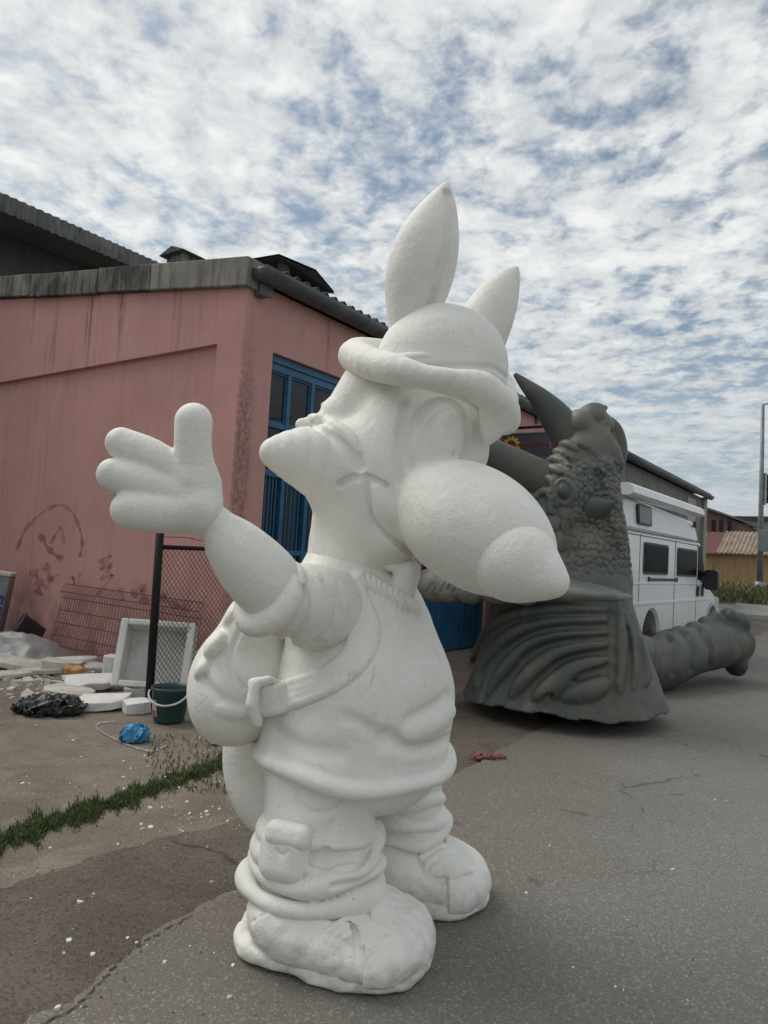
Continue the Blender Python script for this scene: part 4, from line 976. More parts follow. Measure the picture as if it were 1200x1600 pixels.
def arc(cx_, cz_, r_, a0, a1, n=12): return [(cx_+r_*math.cos(math.radians(a0+(a1-a0)*i/n)), cz_+r_*math.sin(math.radians(a0+(a1-a0)*i/n))) for i in range(n+1)]
prof = [(0.0, 0.48)]+arc(1.74, 0.40, 0.47, 170, 10)+arc(6.02, 0.40, 0.47, 170, 10)+[(6.62, 0.42), (6.72, 0.62), (6.68, 0.84), (6.48, 1.02), (6.05, 1.16), (5.55, 1.30), (5.20, 1.74), (4.88, 2.13), (0.02, 2.13)]
def offs(poly, dlt):
    n = len(poly); out = []
    for i in range(n):
        a = np.array(poly[i-1]); b = np.array(poly[i]); c = np.array(poly[(i+1) % n]); e1_ = (b-a)/np.linalg.norm(b-a); e2_ = (c-b)/np.linalg.norm(c-b)
        nn = np.array([-(e1_[1]+e2_[1]), e1_[0]+e2_[0]]); out.append(tuple(b+nn/(np.linalg.norm(nn)+1e-9)*dlt))
    return out
def shell(poly, w_, ch):
    n = len(poly); inn = offs(poly, ch); vs = []
    for y, pl_ in ((0.0, inn), (ch*0.9, poly), (w_-ch*0.9, poly), (w_, inn)): vs += [(p[0], y, p[1]) for p in pl_]
    fs = [tuple(range(n)), tuple(range(4*n-1, 3*n-1, -1))]
    for j in range(3): fs += [(j*n+i, j*n+(i+1) % n, (j+1)*n+(i+1) % n, (j+1)*n+i) for i in range(n)]
    return MB().add(vs, fs)
shell(prof, 1.98, 0.05).build('body', M_VAN, vn)
roof = [(0.03, 2.135), (4.86, 2.135), (4.74, 2.34), (4.50, 2.52), (0.35, 2.64), (0.10, 2.54)]
shell(roof, 1.90, 0.07).build('high_roof', M_VAN, vn, at=(0, 0.04, 0))
def rrect(x0_, x1_, z0_, z1_, r_, sk_=0.0):
    q = arc(x1_-r_, z1_-r_, r_, 0, 90, 5)+arc(x0_+r_, z1_-r_, r_, 90, 180, 5)+arc(x0_+r_, z0_+r_, r_, 180, 270, 5)+arc(x1_-r_, z0_+r_, r_, 270, 360, 5)
    return [(a-sk_*(b-z0_), b) for a, b in q]
M_VGLASS = simple('van_glass', (0.006, 0.007, 0.008), (0.012, 0.013, 0.014), 3, 0.25, 0, spec=0.12)
def vwin(x0_, x1_, z0_, z1_, sk_=0.0, y=0.0):
    wv = MB().prism(rrect(x0_, x1_, z0_, z1_, 0.06, sk_), 'y', y-0.018, y-0.003).build('window', M_BLKPL, vn)
    MB().prism(rrect(x0_+0.035, x1_-0.035, z0_+0.035, z1_-0.035, 0.045, sk_), 'y', y-0.023, y-0.0185).build('pane', M_VGLASS, wv)
vwin(1.17, 2.55, 1.457, 1.97); vwin(3.16, 4.55, 1.444, 1.963)
w_ = MB().prism(rrect(0.90, 1.62, 2.235, 2.545, 0.06, 0.25), 'y', 0.004, 0.036).build('window', M_BLKPL, vn)
MB().prism(rrect(0.94, 1.58, 2.265, 2.52, 0.04, 0.25), 'y', -0.001, 0.0035).build('pane', simple('tinted_grey_glass', (0.10, 0.11, 0.12), None, 3, 0.15, 0, spec=0.2), w_)
MB().prism([(4.70, 1.40), (5.40, 1.33), (5.10, 1.74), (4.84, 2.05), (4.72, 2.06)], 'y', -0.012, -0.003).build('window', M_VGLASS, vn)
MB().add([(5.58, 0.12, 1.325), (5.58, 1.86, 1.325), (4.93, 1.86, 2.115), (4.93, 0.12, 2.115)], [(0, 1, 2, 3)]).build('windscreen', M_VGLASS, vn)
for a_, b_, c_, d_ in ((3.02, 3.045, 0.5, 2.08), (4.62, 4.64, 0.5, 2.08), (0.98, 1.0, 1.0, 2.08)): MB().bb(a_, b_, -0.004, 0.002, c_, d_).build('door_seam', M_SEAM, vn)
for z in (2.115, 2.06): MB().bb(0.1, 4.75, -0.006, 0.002, z-0.006, z+0.008).build('side_seam', M_SEAM, vn)
MB().bb(0.06, 5.5, -0.010, 0.002, 1.30, 1.325).build('side_moulding', M_VAN, vn, bevel=0.004)
MB().bb(0.06, 5.75, -0.014, 0.002, 0.97, 1.02).build('side_moulding', M_VAN, vn, bevel=0.006)
MB().bb(1.46, 3.15, -0.022, -0.003, 1.355, 1.40).build('door_rail', M_BLKPL, vn, bevel=0.006)
for x in (1.45, 3.11): MB().bb(x, x+0.05, -0.03, -0.003, 1.345, 1.42).build('rail_end', M_BLKPL, vn, bevel=0.006)
for x in (4.66, 5.02): MB().prism(rrect(x, x+0.13, 1.06, 1.27, 0.05), 'y', -0.03, -0.003).build('door_handle', M_BLKPL, vn)
aw = [(-0.17, 2.64), (-0.15, 2.75), (-0.08, 2.79), (0.06, 2.79), (0.10, 2.74), (0.10, 2.62), (-0.10, 2.605)]
MB().prism(aw, 'x', 0.05, 4.38).build('awning', M_VAN, vn); MB().prism(aw, 'x', 4.382, 4.45).build('awning_cap', simple('pale_grey_plastic', (0.5, 0.5, 0.5), None, 8, 0.5, 0), vn)
MB().bb(4.36, 4.46, -0.02, 0.03, 2.40, 2.52).build('awning_lamp', M_BLKPL, vn, bevel=0.01)
rh = MB(); rh.bb(0.6, 1.5, 0.5, 1.3, 2.62, 2.80); rh.build('roof_hatch', M_VAN, vn, bevel=0.05)
rr_ = MB(); rr_.bb(1.8, 4.2, 0.25, 0.33, 2.60, 2.73); rr_.bb(1.8, 4.2, 1.5, 1.58, 2.60, 2.73); rr_.build('roof_rack', M_BLKPL, vn)
mi = MB(); mi.prism(rrect(0, 0.26, 0.0, 0.40, 0.07), 'x', -0.06, 0.10); mo = mi.build('mirror', M_BLKPL, vn, bevel=0.012, at=(5.12, -0.30, 1.20))
MB().bb(0, 0.05, 0.255, 0.30, 0.06, 0.16).build('mirror_arm', M_BLKPL, mo); MB().bb(0, 0.05, 0.255, 0.30, 0.26, 0.34).build('mirror_arm', M_BLKPL, mo)
MB().tube([(0, 0.1, 0.40), (-0.02, 0.09, 0.54)], 0.008).build('aerial', M_BLKPL, mo)
MB().prism(rrect(0, 0.34, 0, 0.22, 0.06), 'y', 0.0, 0.06).build('headlamp', simple('lamp_glass', (0.5, 0.52, 0.53), None, 5, 0.15, 0), vn, at=(6.30, -0.01, 0.80))
MB().bb(-0.03, -0.002, 0.15, 0.30, 0.75, 1.15).build('tail_lamp', simple('tail_lamp_red', (0.25, 0.01, 0.01), None, 5, 0.3, 0), vn); MB().bb(-0.03, -0.002, 1.68, 1.83, 0.75, 1.15).build('tail_lamp', MATS['tail_lamp_red'], vn)
for y in (0.12, 1.02): MB().bb(-0.02, -0.002, y, y+0.84, 1.42, 1.95).build('window', M_VGLASS, vn)
for x in (1.74, 6.02):
    for y in (0.16, 1.82):
        wh = thing('wheel', None, None, (0, 0, 0)); wh.parent = vn; wh.location = (x, y, 0.345); wh.rotation_euler = (math.pi/2, 0, 0)
        MB().lathe([(0.20, -0.10), (0.30, -0.11), (0.335, -0.08), (0.345, 0.0), (0.335, 0.08), (0.30, 0.11), (0.20, 0.10)], 28).build('tyre', M_TYRE, wh)
        MB().lathe([(0.0, 0.05), (0.06, 0.06), (0.08, 0.04), (0.16, 0.05), (0.19, 0.09), (0.205, 0.10)], 24).build('rim', M_RIM, wh)
MB().bb(0.1, 6.5, 0.30, 1.7, 0.30, 0.50).build('underbody', M_BLKPL, vn)
MB().prism(arc(6.02, 0.40, 0.50, 165, 15)+arc(6.02, 0.40, 0.46, 15, 165), 'y', -0.02, -0.003).build('wheel_arch_trim', simple('pale_grey_plastic', (0.5, 0.5, 0.5)), vn)

# ================================================================== FAR END OF THE STREET
def fpl(s, x, y): p = loc(onplane(x, y, W(s, 0, 0), BU)); return p[1], p[2]
def lbox(mb, s0, s1, ya, yb, z0, z1): mb.bb(s0, s1, min(ya, yb), max(ya, yb), z0, z1)
M_YWALL = m_concrete('ochre_render', (0.34, 0.24, 0.12), (0.28, 0.20, 0.11), (0.15, 0.12, 0.08), 0.6, 0.5); M_BROWN = m_concrete('brown_brick', (0.17, 0.10, 0.075), (0.13, 0.085, 0.065), (0.06, 0.045, 0.04), 1.2, 0.4)
M_REDROOF = simple('dark_red_tiles', (0.13, 0.045, 0.04), (0.09, 0.04, 0.036), 3, 0.8, 0.4, 20); M_RUST = m_concrete('rusty_sheet', (0.36, 0.31, 0.26), (0.25, 0.19, 0.14), (0.12, 0.07, 0.04), 2.0, 0.7)
s0 = 36.0; (ya, zt), (yb, _), (_, zb) = fpl(s0, 1094, 863), fpl(s0, 1225, 863), fpl(s0, 1150, 912); zr = fpl(s0+2.5, 1150, 832)[1]; ym = fpl(s0, 1140, 863)[0]
ysd = thing('ochre_shed', 'low ochre walled shed with dark red and rusty roofs at the street end', 'building', W(s0, 0, 0), BROT)
MB().bb(0, 3.5, yb, ya, zb-1.5, zt).build('wall', M_YWALL, ysd)
def slope(name, y0_, y1_, mat, cor=0.0, dz=0.0):
    n = 60; vs = []; fs = []
    for i in range(n+1):
        y = y0_+(y1_-y0_)*i/n; wv = cor*math.sin(i*2*math.pi/4); vs += [(-0.3, y, zt-0.02+wv+dz), (2.6, y, zr+wv+dz), (-0.3, y, zt-0.08+wv+dz), (2.6, y, zr-0.06+wv+dz)]
    for i in range(n): a = 4*i; fs += [(a, a+1, a+5, a+4), (a+2, a+6, a+7, a+3), (a, a+4, a+6, a+2)]
    MB().add(vs, fs).build(name, mat, ysd)
slope('tiled_roof', ya, ym+0.1, M_REDROOF, 0.0, 0.0); slope('rusty_roof', ym+0.6, yb, M_RUST, 0.04, 0.06)
bs = 40.0; (b_l, bt), (b_r, _) = fpl(bs, 1086, 788), fpl(bs, 1153, 815); bb_ = fpl(bs, 1130, 850)[1]; bt2 = fpl(bs, 1153, 815)[1]
bro = thing('brown_building', 'unfinished brown brick building with balcony rails beyond the ochre shed', 'building', W(bs, 0, 0), BROT)
MB().prism([(b_l, 0.5), (b_r, 0.5), (b_r, bt2), (b_l, bt)], 'x', 0.0, 8.0).build('wall', M_BROWN, bro)
MB().prism([(b_l+0.2, bt+0.02), (b_r-0.2, bt2+0.02), (b_r-0.2, bt2+0.14), (b_l+0.2, bt+0.14)], 'x', -0.25, 8.2).build('roof', M_FIBRE, bro)
for xq in (1112, 1124, 1137):
    a = fpl(bs, xq, 812); b = fpl(bs, xq+6, 834)
    MB().bb(-0.02, 0.04, b[0], a[0], b[1], a[1]).build('window', M_GLASS, bro)
rl = MB(); (ra_, rz_), (rb_, _) = fpl(bs-1.5, 1096, 836), fpl(bs-1.5, 1168, 836)
for z in (rz_, rz_-0.45): rl.bb(-1.53, -1.47, rb_, ra_, z-0.03, z+0.03)
for t in np.linspace(rb_, ra_, 9): rl.bb(-1.53, -1.47, t-0.03, t+0.03, rz_-0.9, rz_+0.2)
rl.build('balcony_rail', simple('pale_rail', (0.4, 0.4, 0.39), None, 8, 0.6, 0), bro); MB().bb(-1.6, -0.01, rb_, ra_, rz_-1.1, rz_-0.92).build('balcony', M_GREYWALL, bro)
gs_ = 52.0; (c_l, ct), (c_r, _) = fpl(gs_, 1148, 812), fpl(gs_, 1240, 812)
grn = thing('pale_green_building', 'small pale green building half hidden behind the lamp pole', 'building', W(gs_, 0, 0), BROT)
MB().bb(0, 6, c_r, c_l, 0.3, ct).build('wall', simple('pale_green_render', (0.27, 0.32, 0.30), (0.22, 0.27, 0.25), 1, 0.8, 0.1), grn)
MB().bb(-0.3, 6.3, c_r-0.3, c_l+0.3, ct, ct+0.25).build('roof', M_DARKWALL, grn)
for xq in (1158, 1170):
    a = fpl(gs_, xq, 822); b = fpl(gs_, xq+7, 834); MB().bb(-0.03, 0.02, b[0], a[0], b[1], a[1]).build('window', M_GLASS, grn)
# lamp pole with signal
PY = 31.0; pb = P(1187, 914, PY); pt = P(1192, 632, PY); pb[2] = float(tz(0, PY))
M_POLE = simple('galvanised_steel', (0.24, 0.26, 0.27), (0.18, 0.20, 0.21), 3, 0.5, 0.05, metal=0.3)
lp = thing('lamp_pole', 'tall grey steel lamp pole with traffic signal at the right edge', 'street lamp', pb)
tp = pt-pb; MB().tube([(0, 0, 0), (0, 0, 0.4)], 0.20, 10).build('pole_base', M_POLE, lp)
MB().tube([(0, 0, 0.3), tuple(tp*0.5), tuple(tp), tuple(tp+np.array([0.5, 0, 0.10])), tuple(tp+np.array([2.0, 0, 0.25]))], [0.13, 0.10, 0.07, 0.05, 0.04], 10).build('pole', M_POLE, lp)
MB().box(tuple(tp+np.array([2.3, 0, 0.25])), (0.7, 0.25, 0.12)).build('lamp_head', M_POLE, lp, bevel=0.03)
sc_ = P(1200, 764, PY)-pb; sgn = MB().box(tuple(sc_), (0.36, 0.3, 1.25)).build('signal_housing', M_BLKPL, lp, bevel=0.03)
MB().box(tuple(P(1194, 764, PY)-pb), (0.05, 0.32, 1.4)).build('signal_backplate', simple('pale_backplate', (0.5, 0.5, 0.5), None, 8, 0.5, 0), lp)
for i, cl in enumerate(((0.05, 0.01, 0.01), (0.05, 0.035, 0.01), (0.01, 0.05, 0.02))):
    MB().tube([tuple(sc_+np.array([0.03, -0.16, 0.38-0.38*i])), tuple(sc_+np.array([0.03, -0.24, 0.38-0.38*i]))], 0.13, 14).build('signal_lens', simple('lens%d' % i, cl, None, 8, 0.3, 0), sgn)
bx_ = P(1190, 845, PY)-pb; MB().box((bx_[0]+0.1, bx_[1]-0.2, bx_[2]), (0.75, 0.06, 0.95)).build('sign_board', M_POLE, lp, bevel=0.02)
# weeds and pale paving at the corner
def blades(name, spots, mat, hmin, hmax, wmin, label=None, cat=None, lean=0.5, seg=2):
    vs = []; fs = []
    for (x, y, z) in spots:
        h = random.uniform(hmin, hmax); a = random.uniform(0, 2*math.pi); w0 = wmin*random.uniform(0.7, 1.4); L = lean*h*random.uniform(0.2, 1.3); b0 = random.uniform(0, 2*math.pi)
        dx, dy = math.cos(a)*w0, math.sin(a)*w0; lx, ly = math.cos(b0)*L, math.sin(b0)*L; n = len(vs)
        vs += [(x-dx, y-dy, z-0.01), (x+dx, y+dy, z-0.01), (x+lx*0.4-dx*0.8, y+ly*0.4-dy*0.8, z+h*0.6), (x+lx*0.4+dx*0.8, y+ly*0.4+dy*0.8, z+h*0.6), (x+lx, y+ly, z+h)]
        fs += [(n, n+1, n+3, n+2), (n+2, n+3, n+4)]
    o = MB().add(vs, fs).build(name, mat); tagit(o, label, cat, kind='stuff'); return o
sp_ = []
for _ in range(2600):
    x = random.uniform(1108, 1230); Y = random.uniform(26.5, 33); p = P(x, 910, Y); k = 0.5+0.5*math.sin(x*0.11)*math.sin(Y*1.3+x*0.05)
    if random.random() < 0.35+0.65*k: sp_.append((p[0], Y, float(tz(0, Y))))
blades('weeds', sp_, M_WEED, 0.06, 0.40, 0.03, 'tall unkempt weeds at the street corner', 'weeds', 0.7)
pv = MB()
for i, (x0_, x1_, Y0_, Y1_) in enumerate(((1105, 1150, 23.2, 25.2), (1150, 1230, 23.0, 25.6))):
    a = P(x0_, 930, Y0_); b = P(x1_, 930, Y0_); c_ = P(x1_, 930, Y1_); d_ = P(x0_, 930, Y1_); n = len(pv.v)
    tq = [(q[0], q[1], float(tz(0, q[1]))+zz2) for zz2 in (-0.05, 0.13+0.01*i) for q in (a, b, c_, d_)]
    pv.add(tq, [(0, 1, 5, 4), (1, 2, 6, 5), (2, 3, 7, 6), (3, 0, 4, 7), (4, 5, 6, 7)])
pv.build('pavement', m_concrete('pale_paving', (0.36, 0.35, 0.33), (0.28, 0.27, 0.25), (0.17, 0.16, 0.15), 1.0, 0.4), kind='structure')

# ================================================================== YARD
def gp(x, y): p = G(x, y); p[2] = 0.004; return p
# chain-link fence
fp0 = gp(232, 1107); ft = P(250, 832, fp0[1]+0.03)
fc = thing('chain_link_fence', 'black steel fence post and sagging chain-link mesh beside the pink wall', 'fence', fp0)
tv = ft-fp0; MB().tube([(0, 0, -0.05), tuple(tv*0.5), tuple(tv)], 0.038, 10).build('post', M_BLACKMETAL, fc)
de = (COR+BU*GX+np.array([0.02, -0.03, 0]))-fp0; Lf = np.linalg.norm(de[:2]); de = de/Lf; de[2] = 0
tr = tv*(1.51/tv[2]); rail_e = de*(Lf-0.03)+np.array([0, 0, 1.50])
MB().tube([tuple(tr*0.99), tuple(rail_e)], 0.022, 8).build('top_rail', M_BLACKMETAL, fc)
br = MB()
for zz2 in (1.60, 1.66, 1.74):
    a = tv*(zz2/tv[2]); pts = [tuple(a*(1-t)+(de*(Lf-0.03)+np.array([0, 0, zz2-0.03]))*t+np.array([0, 0, 0.01*math.sin(t*9+zz2*7)])) for t in np.linspace(0, 1, 10)]; br.tube(pts, 0.0035, 4)
br.build('barbed_wire', M_WIRE, fc)
cl = MB(); pit = 0.062; nW = int(Lf/pit); Hn = int(1.44/pit)
for k in range(-Hn, nW+1):
    for sgn_ in (1, -1):
        pts = []
        for j in range(Hn+1):
            u_ = (k+j)*pit if sgn_ == 1 else (k+Hn-j)*pit
            if 0 <= u_ <= Lf-0.03:
                zq = 0.05+j*pit; bow = 0.03*math.sin(u_*5)*math.sin(zq*2.2); f_ = zq/tv[2]; base = tv*f_*(1-u_/Lf)+de*u_; base[2] = zq
                pts.append((base[0]+BV[0]*bow, base[1]+BV[1]*bow+0.004*sgn_, base[2]))
        if len(pts) > 1: cl.tube(pts, 0.0032, 4, cap=False)
cl.build('chain_link_mesh', M_WIRE, fc, kind='stuff')
# red wire panel leaning on the wall
def wp(x, y, off): p = onplane(x, y, W(GX-off, 0, 0), BU); return np.array(p)
pA, pB, pC, pD = wp(103, 912, 0.05), wp(318, 942, 0.05), wp(78, 1008, 0.20), wp(300, 1058, 0.20)
wpn = thing('wire_mesh_panel', 'rusty red welded wire panel leaning against the pink wall', 'wire panel', pC)
wr = MB(); 
for i in range(47):
    t = i/46; a = pA*(1-t)+pB*t; b = pC*(1-t)+pD*t; pts = [a, a*0.88+b*0.12-BU*0.05, a*0.78+b*0.22, b]
    wr.tube([tuple(q-pC) for q in pts], 0.0035, 4, cap=False)
wr.build('vertical_wires', M_REDWIRE, wpn, kind='stuff')
for k, (f_, o_) in enumerate(((0.0, 0), (0.12, 0.05), (0.22, 0), (0.42, 0), (0.62, 0), (0.82, 0), (0.98, 0))):
    a = pA*(1-f_)+pC*f_-BU*(o_+0.006); b = pB*(1-f_)+pD*f_-BU*(o_+0.006); MB().tube([tuple(a-pC), tuple(b-pC)], 0.005, 5).build('cross_wire', M_REDWIRE, wpn)
# foam box
def foambox(p, sx, sy, sz, t, rz, rx, name, label, mat):
    bm = bmesh.new(); r = thing(name, label, 'box', p, rz)
    m = MB(); m.bb(-sx/2, sx/2, sy-t, sy, 0, sz); m.bb(-sx/2, -sx/2+t, 0, sy-t, 0, sz); m.bb(sx/2-t, sx/2, 0, sy-t, 0, sz); m.bb(-sx/2+t, sx/2-t, 0, sy-t, 0, t)
    o = m.build('shell', mat, r, bevel=0.012); o.rotation_euler = (rx, 0, 0); bm.free(); return r
def crag(name, l, w_, t, seed, mat=None):   # a broken slab of foam: uneven outline, real thickness
    rg = random.Random(seed); n = 11; pts = []
    for i in range(n):
        th = 2*math.pi*i/n; c_, s_ = math.cos(th), math.sin(th); k = 1/max(abs(c_), abs(s_)); k = min(k, 1.32)*rg.uniform(0.82, 1.08); pts.append((c_*k*l/2, s_*k*w_/2))
    vs = [(x, y, 0) for x, y in pts]+[(x*rg.uniform(0.94, 1.02), y*rg.uniform(0.94, 1.02), t*rg.uniform(0.85, 1.1)) for x, y in pts]
    m = MB(); m.add(vs, [tuple(range(n))[::-1], tuple(range(n, 2*n))]+[(i, (i+1) % n, n+(i+1) % n, n+i) for i in range(n)]); return m
FB = gp(228, 1098)
bx1 = thing('foam_box', 'open white polystyrene box standing on edge behind the fence post', 'box', FB, 0.12)
def tilt(m, rx, ry=0.0, rz=0.0, at=(0, 0, 0)):
    M_ = Matrix.Rotation(rz, 3, 'Z')@Matrix.Rotation(ry, 3, 'Y')@Matrix.Rotation(rx, 3, 'X'); m.v = [tuple(M_@Vector(q)+Vector(at)) for q in m.v]; return m
m = MB(); m.bb(-0.36, 0.36, 0.30, 0.36, 0.0, 0.66); m.bb(-0.36, -0.29, 0.0, 0.2995, 0.0, 0.66); m.bb(0.29, 0.36, 0.0, 0.2995, 0.0, 0.66); m.bb(-0.289, 0.289, 0.0, 0.2995, 0.0, 0.06); m.bb(-0.289, 0.289, 0.0, 0.2995, 0.60, 0.66)
tilt(m, -0.30, 0.03, 0, (0, 0.05, 0.13)).build('shell', M_FOAM, bx1, bevel=0.014)
m = crag('foot', 0.30, 0.26, 0.13, 3); tilt(m, 0, 0, 0.3, (-0.12, 0.16, 0.0)).build('broken_foot', M_FOAMD, bx1, bevel=0.012)
m = MB(); m.bb(-0.10, 0.10, -0.02, 0.05, 0.36, 0.44); m.bb(0.10, 0.17, -0.02, 0.05, 0.0, 0.44); m.bb(-0.17, -0.10, -0.02, 0.05, 0.0, 0.44); m.bb(-0.10, 0.10, -0.02, 0.05, 0.0, 0.07)
fq = gp(295, 1090); fo = tilt(m, -0.2, 0.12, 0.0).build('foam_offcut', M_FOAM, None, bevel=0.012, at=(fq[0], fq[1]+0.1, 0.02)); tagit(fo, 'white polystyrene frame piece leaning beside the open foam box', 'foam')
slabs = [  # photo x, y of the base, length, width, thickness, turn, tilt, lift, label
 (150, 1112, 0.46, 0.40, 0.075, 0.2, 0.04, 0.0, 'thick square white foam slab lying flat beside the black bag', 0),
 (205, 1116, 0.24, 0.30, 0.10, 0.4, 0.0, 0.0, 'short white foam block at the foot of the fence post', 0),
 (100, 1092, 0.50, 0.36, 0.05, -0.2, 0.05, 0.0, 'flat broken foam slab between black bag and orange packet', 1),
 (135, 1082, 0.50, 0.26, 0.07, 0.5, 0.35, 0.0, 'long foam slab propped up at a slant against the foam box', 0),
 (160, 1078, 0.34, 0.28, 0.06, 0.2, 0.15, 0.0, 'small foam offcut under the propped slab', 1),
 (88, 1055, 0.50, 0.24, 0.13, 0.15, 0.05, 0.0, 'chunky grey-white foam block left of the orange packet', 1),
 (105, 1040, 0.60, 0.20, 0.05, 0.25, 0.1, 0.0, 'narrow ragged foam strip above the orange packet', 0),
 (62, 1026, 0.36, 0.20, 0.14, 0.0, 0.0, 0.0, 'bright white foam brick lying by the grey tub', 0),
 (25, 1048, 0.90, 0.36, 0.06, -0.1, 0.06, 0.0, 'long flat dirty foam sheet below the plastic sheeting', 1),
 (55, 1056, 0.55, 0.26, 0.05, 0.1, 0.0, 0.0, 'thin foam sheet lying next to the chunky block', 1),
 (145, 1050, 0.40, 0.26, 0.05, -0.5, 0.1, 0.0, 'curled foam flake behind the propped slab', 1),
 (175, 1060, 0.26, 0.20, 0.22, 0.0, 0.1, 0.0, 'upright foam chunk touching the open foam box', 0),
 (5, 1062, 0.45, 0.30, 0.04, 0.3, 0.0, 0.0, 'pale foam flake at the left picture edge', 1),
 (118, 1068, 0.30, 0.22, 0.05, 0.9, 0.1, 0.0, 'foam offcut just in front of the orange packet', 0),
 (345, 1165, 0.20, 0.12, 0.02, 0.3, 0.0, 0.0, 'thin white foam shard on the ground below the backpack', 0)]
for i, (x, y, l, w_, t, rz, tl_, lift, lab, dirty) in enumerate(slabs):
    p = gp(x, y); m = crag('foam_piece', l, w_, t, 40+i); tilt(m, tl_, 0.06*((i % 3)-1), rz); zmin = min(q[2] for q in m.v)
    o = m.build('foam_piece', M_FOAMD if dirty else M_FOAM, None, bevel=0.008, at=(p[0], p[1]+w_*0.4, lift-zmin+0.002)); tagit(o, lab, 'foam', 'broken foam pieces heaped by the pink wall')
rg2 = []
for _ in range(300):
    x = random.gauss(105, 60); y = random.gauss(1066, 20)
    if y < 1030 or x < 0 or y > 1102: continue
    g = G(x, y); rg2.append((g[0], g[1], 0.0))
FRAG = rg2
# crumpled bags
def crumple(name, p, rx, ry, rz, seed, mat, h=0.010, amp=0.035, fr=9):
    def f(q):
        d = np.sqrt((((q-np.array([0, 0, rz*0.55]))/np.array([rx, ry, rz]))**2).sum(1))-1; d = d*min(rx, ry, rz)*0.8
        m_ = np.abs(d) < 0.14; a1 = np.zeros(len(q))
        if m_.any():
            qq = q[m_]; w1 = vnoise(qq, fr*0.4, seed)*0.07; q2 = qq+w1[:, None]; a1[m_] = amp*(1-2*np.abs(vnoise(q2, fr, seed+1)))+amp*0.6*(1-2*np.abs(vnoise(q2, fr*2.3, seed+2)))
        return np.maximum(d-a1, 0.004-q[:, 2])
    f.bb = (np.array([-rx*1.3, -ry*1.3, -0.02]), np.array([rx*1.3, ry*1.3, rz*2.0])); o = meshnet(name, f, h, mat, slack=0.10, clipz=0.0); o.location = Vector(p); return o
M_BLKBAG = simple('black_plastic_bag', (0.012, 0.012, 0.013), (0.02, 0.02, 0.022), 9, 0.32, 0.4, 30, bd=0.01)
o = crumple('bin_bag', gp(78, 1114), 0.225, 0.16, 0.085, 5, M_BLKBAG, 0.008, 0.022, 13); tagit(o, 'crumpled black plastic bin bag lying on the dirt', 'bag')
M_BLUBAG = simple('blue_plastic_bag', (0.03, 0.22, 0.42), (0.02, 0.14, 0.30), 12, 0.35, 0.4, 40, bd=0.01)
o = crumple('plastic_bag', gp(210, 1158), 0.085, 0.08, 0.07, 9, M_BLUBAG, 0.005, 0.018, 22); tagit(o, 'small crumpled blue plastic bag in front of the bucket', 'bag')
# bucket
bp_ = gp(258, 1132); bu = thing('bucket', 'dark green plastic bucket with white handle and red label', 'bucket', bp_ + np.array([0, 0.1, 0]))
M_BUCK = simple('green_plastic', (0.012, 0.055, 0.055), (0.018, 0.045, 0.045), 6, 0.45, 0.05)
MB().lathe([(0.0, 0.005), (0.125, 0.005), (0.13, 0.02), (0.158, 0.27), (0.168, 0.275), (0.168, 0.30), (0.155, 0.30), (0.15, 0.27), (0.12, 0.03), (0.0, 0.025)], 36).build('body', M_BUCK, bu)
MB().tube([(-0.165+0.0*t, -0.06-0.0*t, 0.27) if t == 0 else (-0.17*math.cos(math.pi*t)*1.0-0.0, -0.14*math.sin(math.pi*t)-0.05, 0.27-0.10*math.sin(math.pi*t)) for t in np.linspace(0, 1, 14)], 0.009, 8).build('handle', simple('white_plastic', (0.6, 0.6, 0.57), None, 8, 0.5, 0), bu)
def bucket_patch(th0, th1, z0_, z1_, mat, name):
    vs = []; fs = []; n = 8
    for i in range(n+1):
        th = th0+(th1-th0)*i/n
        for z in (z0_, z1_): r = 0.13+(0.158-0.13)*(z-0.02)/0.25+0.003; vs.append((r*math.cos(th), r*math.sin(th), z))
    for i in range(n): fs.append((2*i, 2*i+2, 2*i+3, 2*i+1))
    MB().add(vs, fs, True).build(name, mat, bu)
bucket_patch(math.radians(200), math.radians(238), 0.06, 0.20, simple('label_white', (0.5, 0.48, 0.46), None, 8, 0.6, 0), 'label')
bucket_patch(math.radians(206), math.radians(232), 0.062, 0.11, simple('label_red', (0.35, 0.02, 0.03), None, 8, 0.6, 0), 'label_print')
# tub, tin, sheet, packet by the wall
tb = gp(38, 1022); to = thing('grey_tub', 'dark grey plastic tub lying on its side by the wall', 'tub', tb+np.array([0, 0.05, 0]))
tm = MB().lathe([(0.0, 0.0), (0.15, 0.0), (0.19, 0.30), (0.20, 0.30), (0.20, 0.33), (0.18, 0.33), (0.14, 0.02), (0.0, 0.02)], 28); tilt(tm, 0.0, -1.05, 0.5, (0.15, 0, 0.19)); tm.build('body', simple('grey_green_plastic', (0.045, 0.048, 0.04), (0.03, 0.032, 0.028), 6, 0.6, 0.1), to)
tn_p = gp(8, 1012); tn = thing('paint_tin', 'tall silver tin with a blue label leaning at the left picture edge', 'tin', tn_p+np.array([-0.26, -0.02, 0.0]), 0.25)
tn.rotation_euler = (0, 0.12, 0.2)
MB().bb(-0.20, 0.16, -0.13, 0.13, 0.03, 0.98).build('body', simple('dull_tin', (0.24, 0.25, 0.24), (0.15, 0.15, 0.15), 5, 0.4, 0.2, metal=0.3), tn, bevel=0.02)
MB().bb(-0.18, 0.14, -0.134, -0.1305, 0.30, 0.72).build('label', simple('label_blue', (0.012, 0.05, 0.15), None, 8, 0.5, 0), tn)
lt = text('PİTAL', 0.13, (0, 0, 0), simple('label_letters', (0.35, 0.42, 0.5), None, 8, 0.5, 0), tn); lt.rotation_euler = (0, 0, math.pi/2); lt.location = (-0.03, -0.138, 0.62)
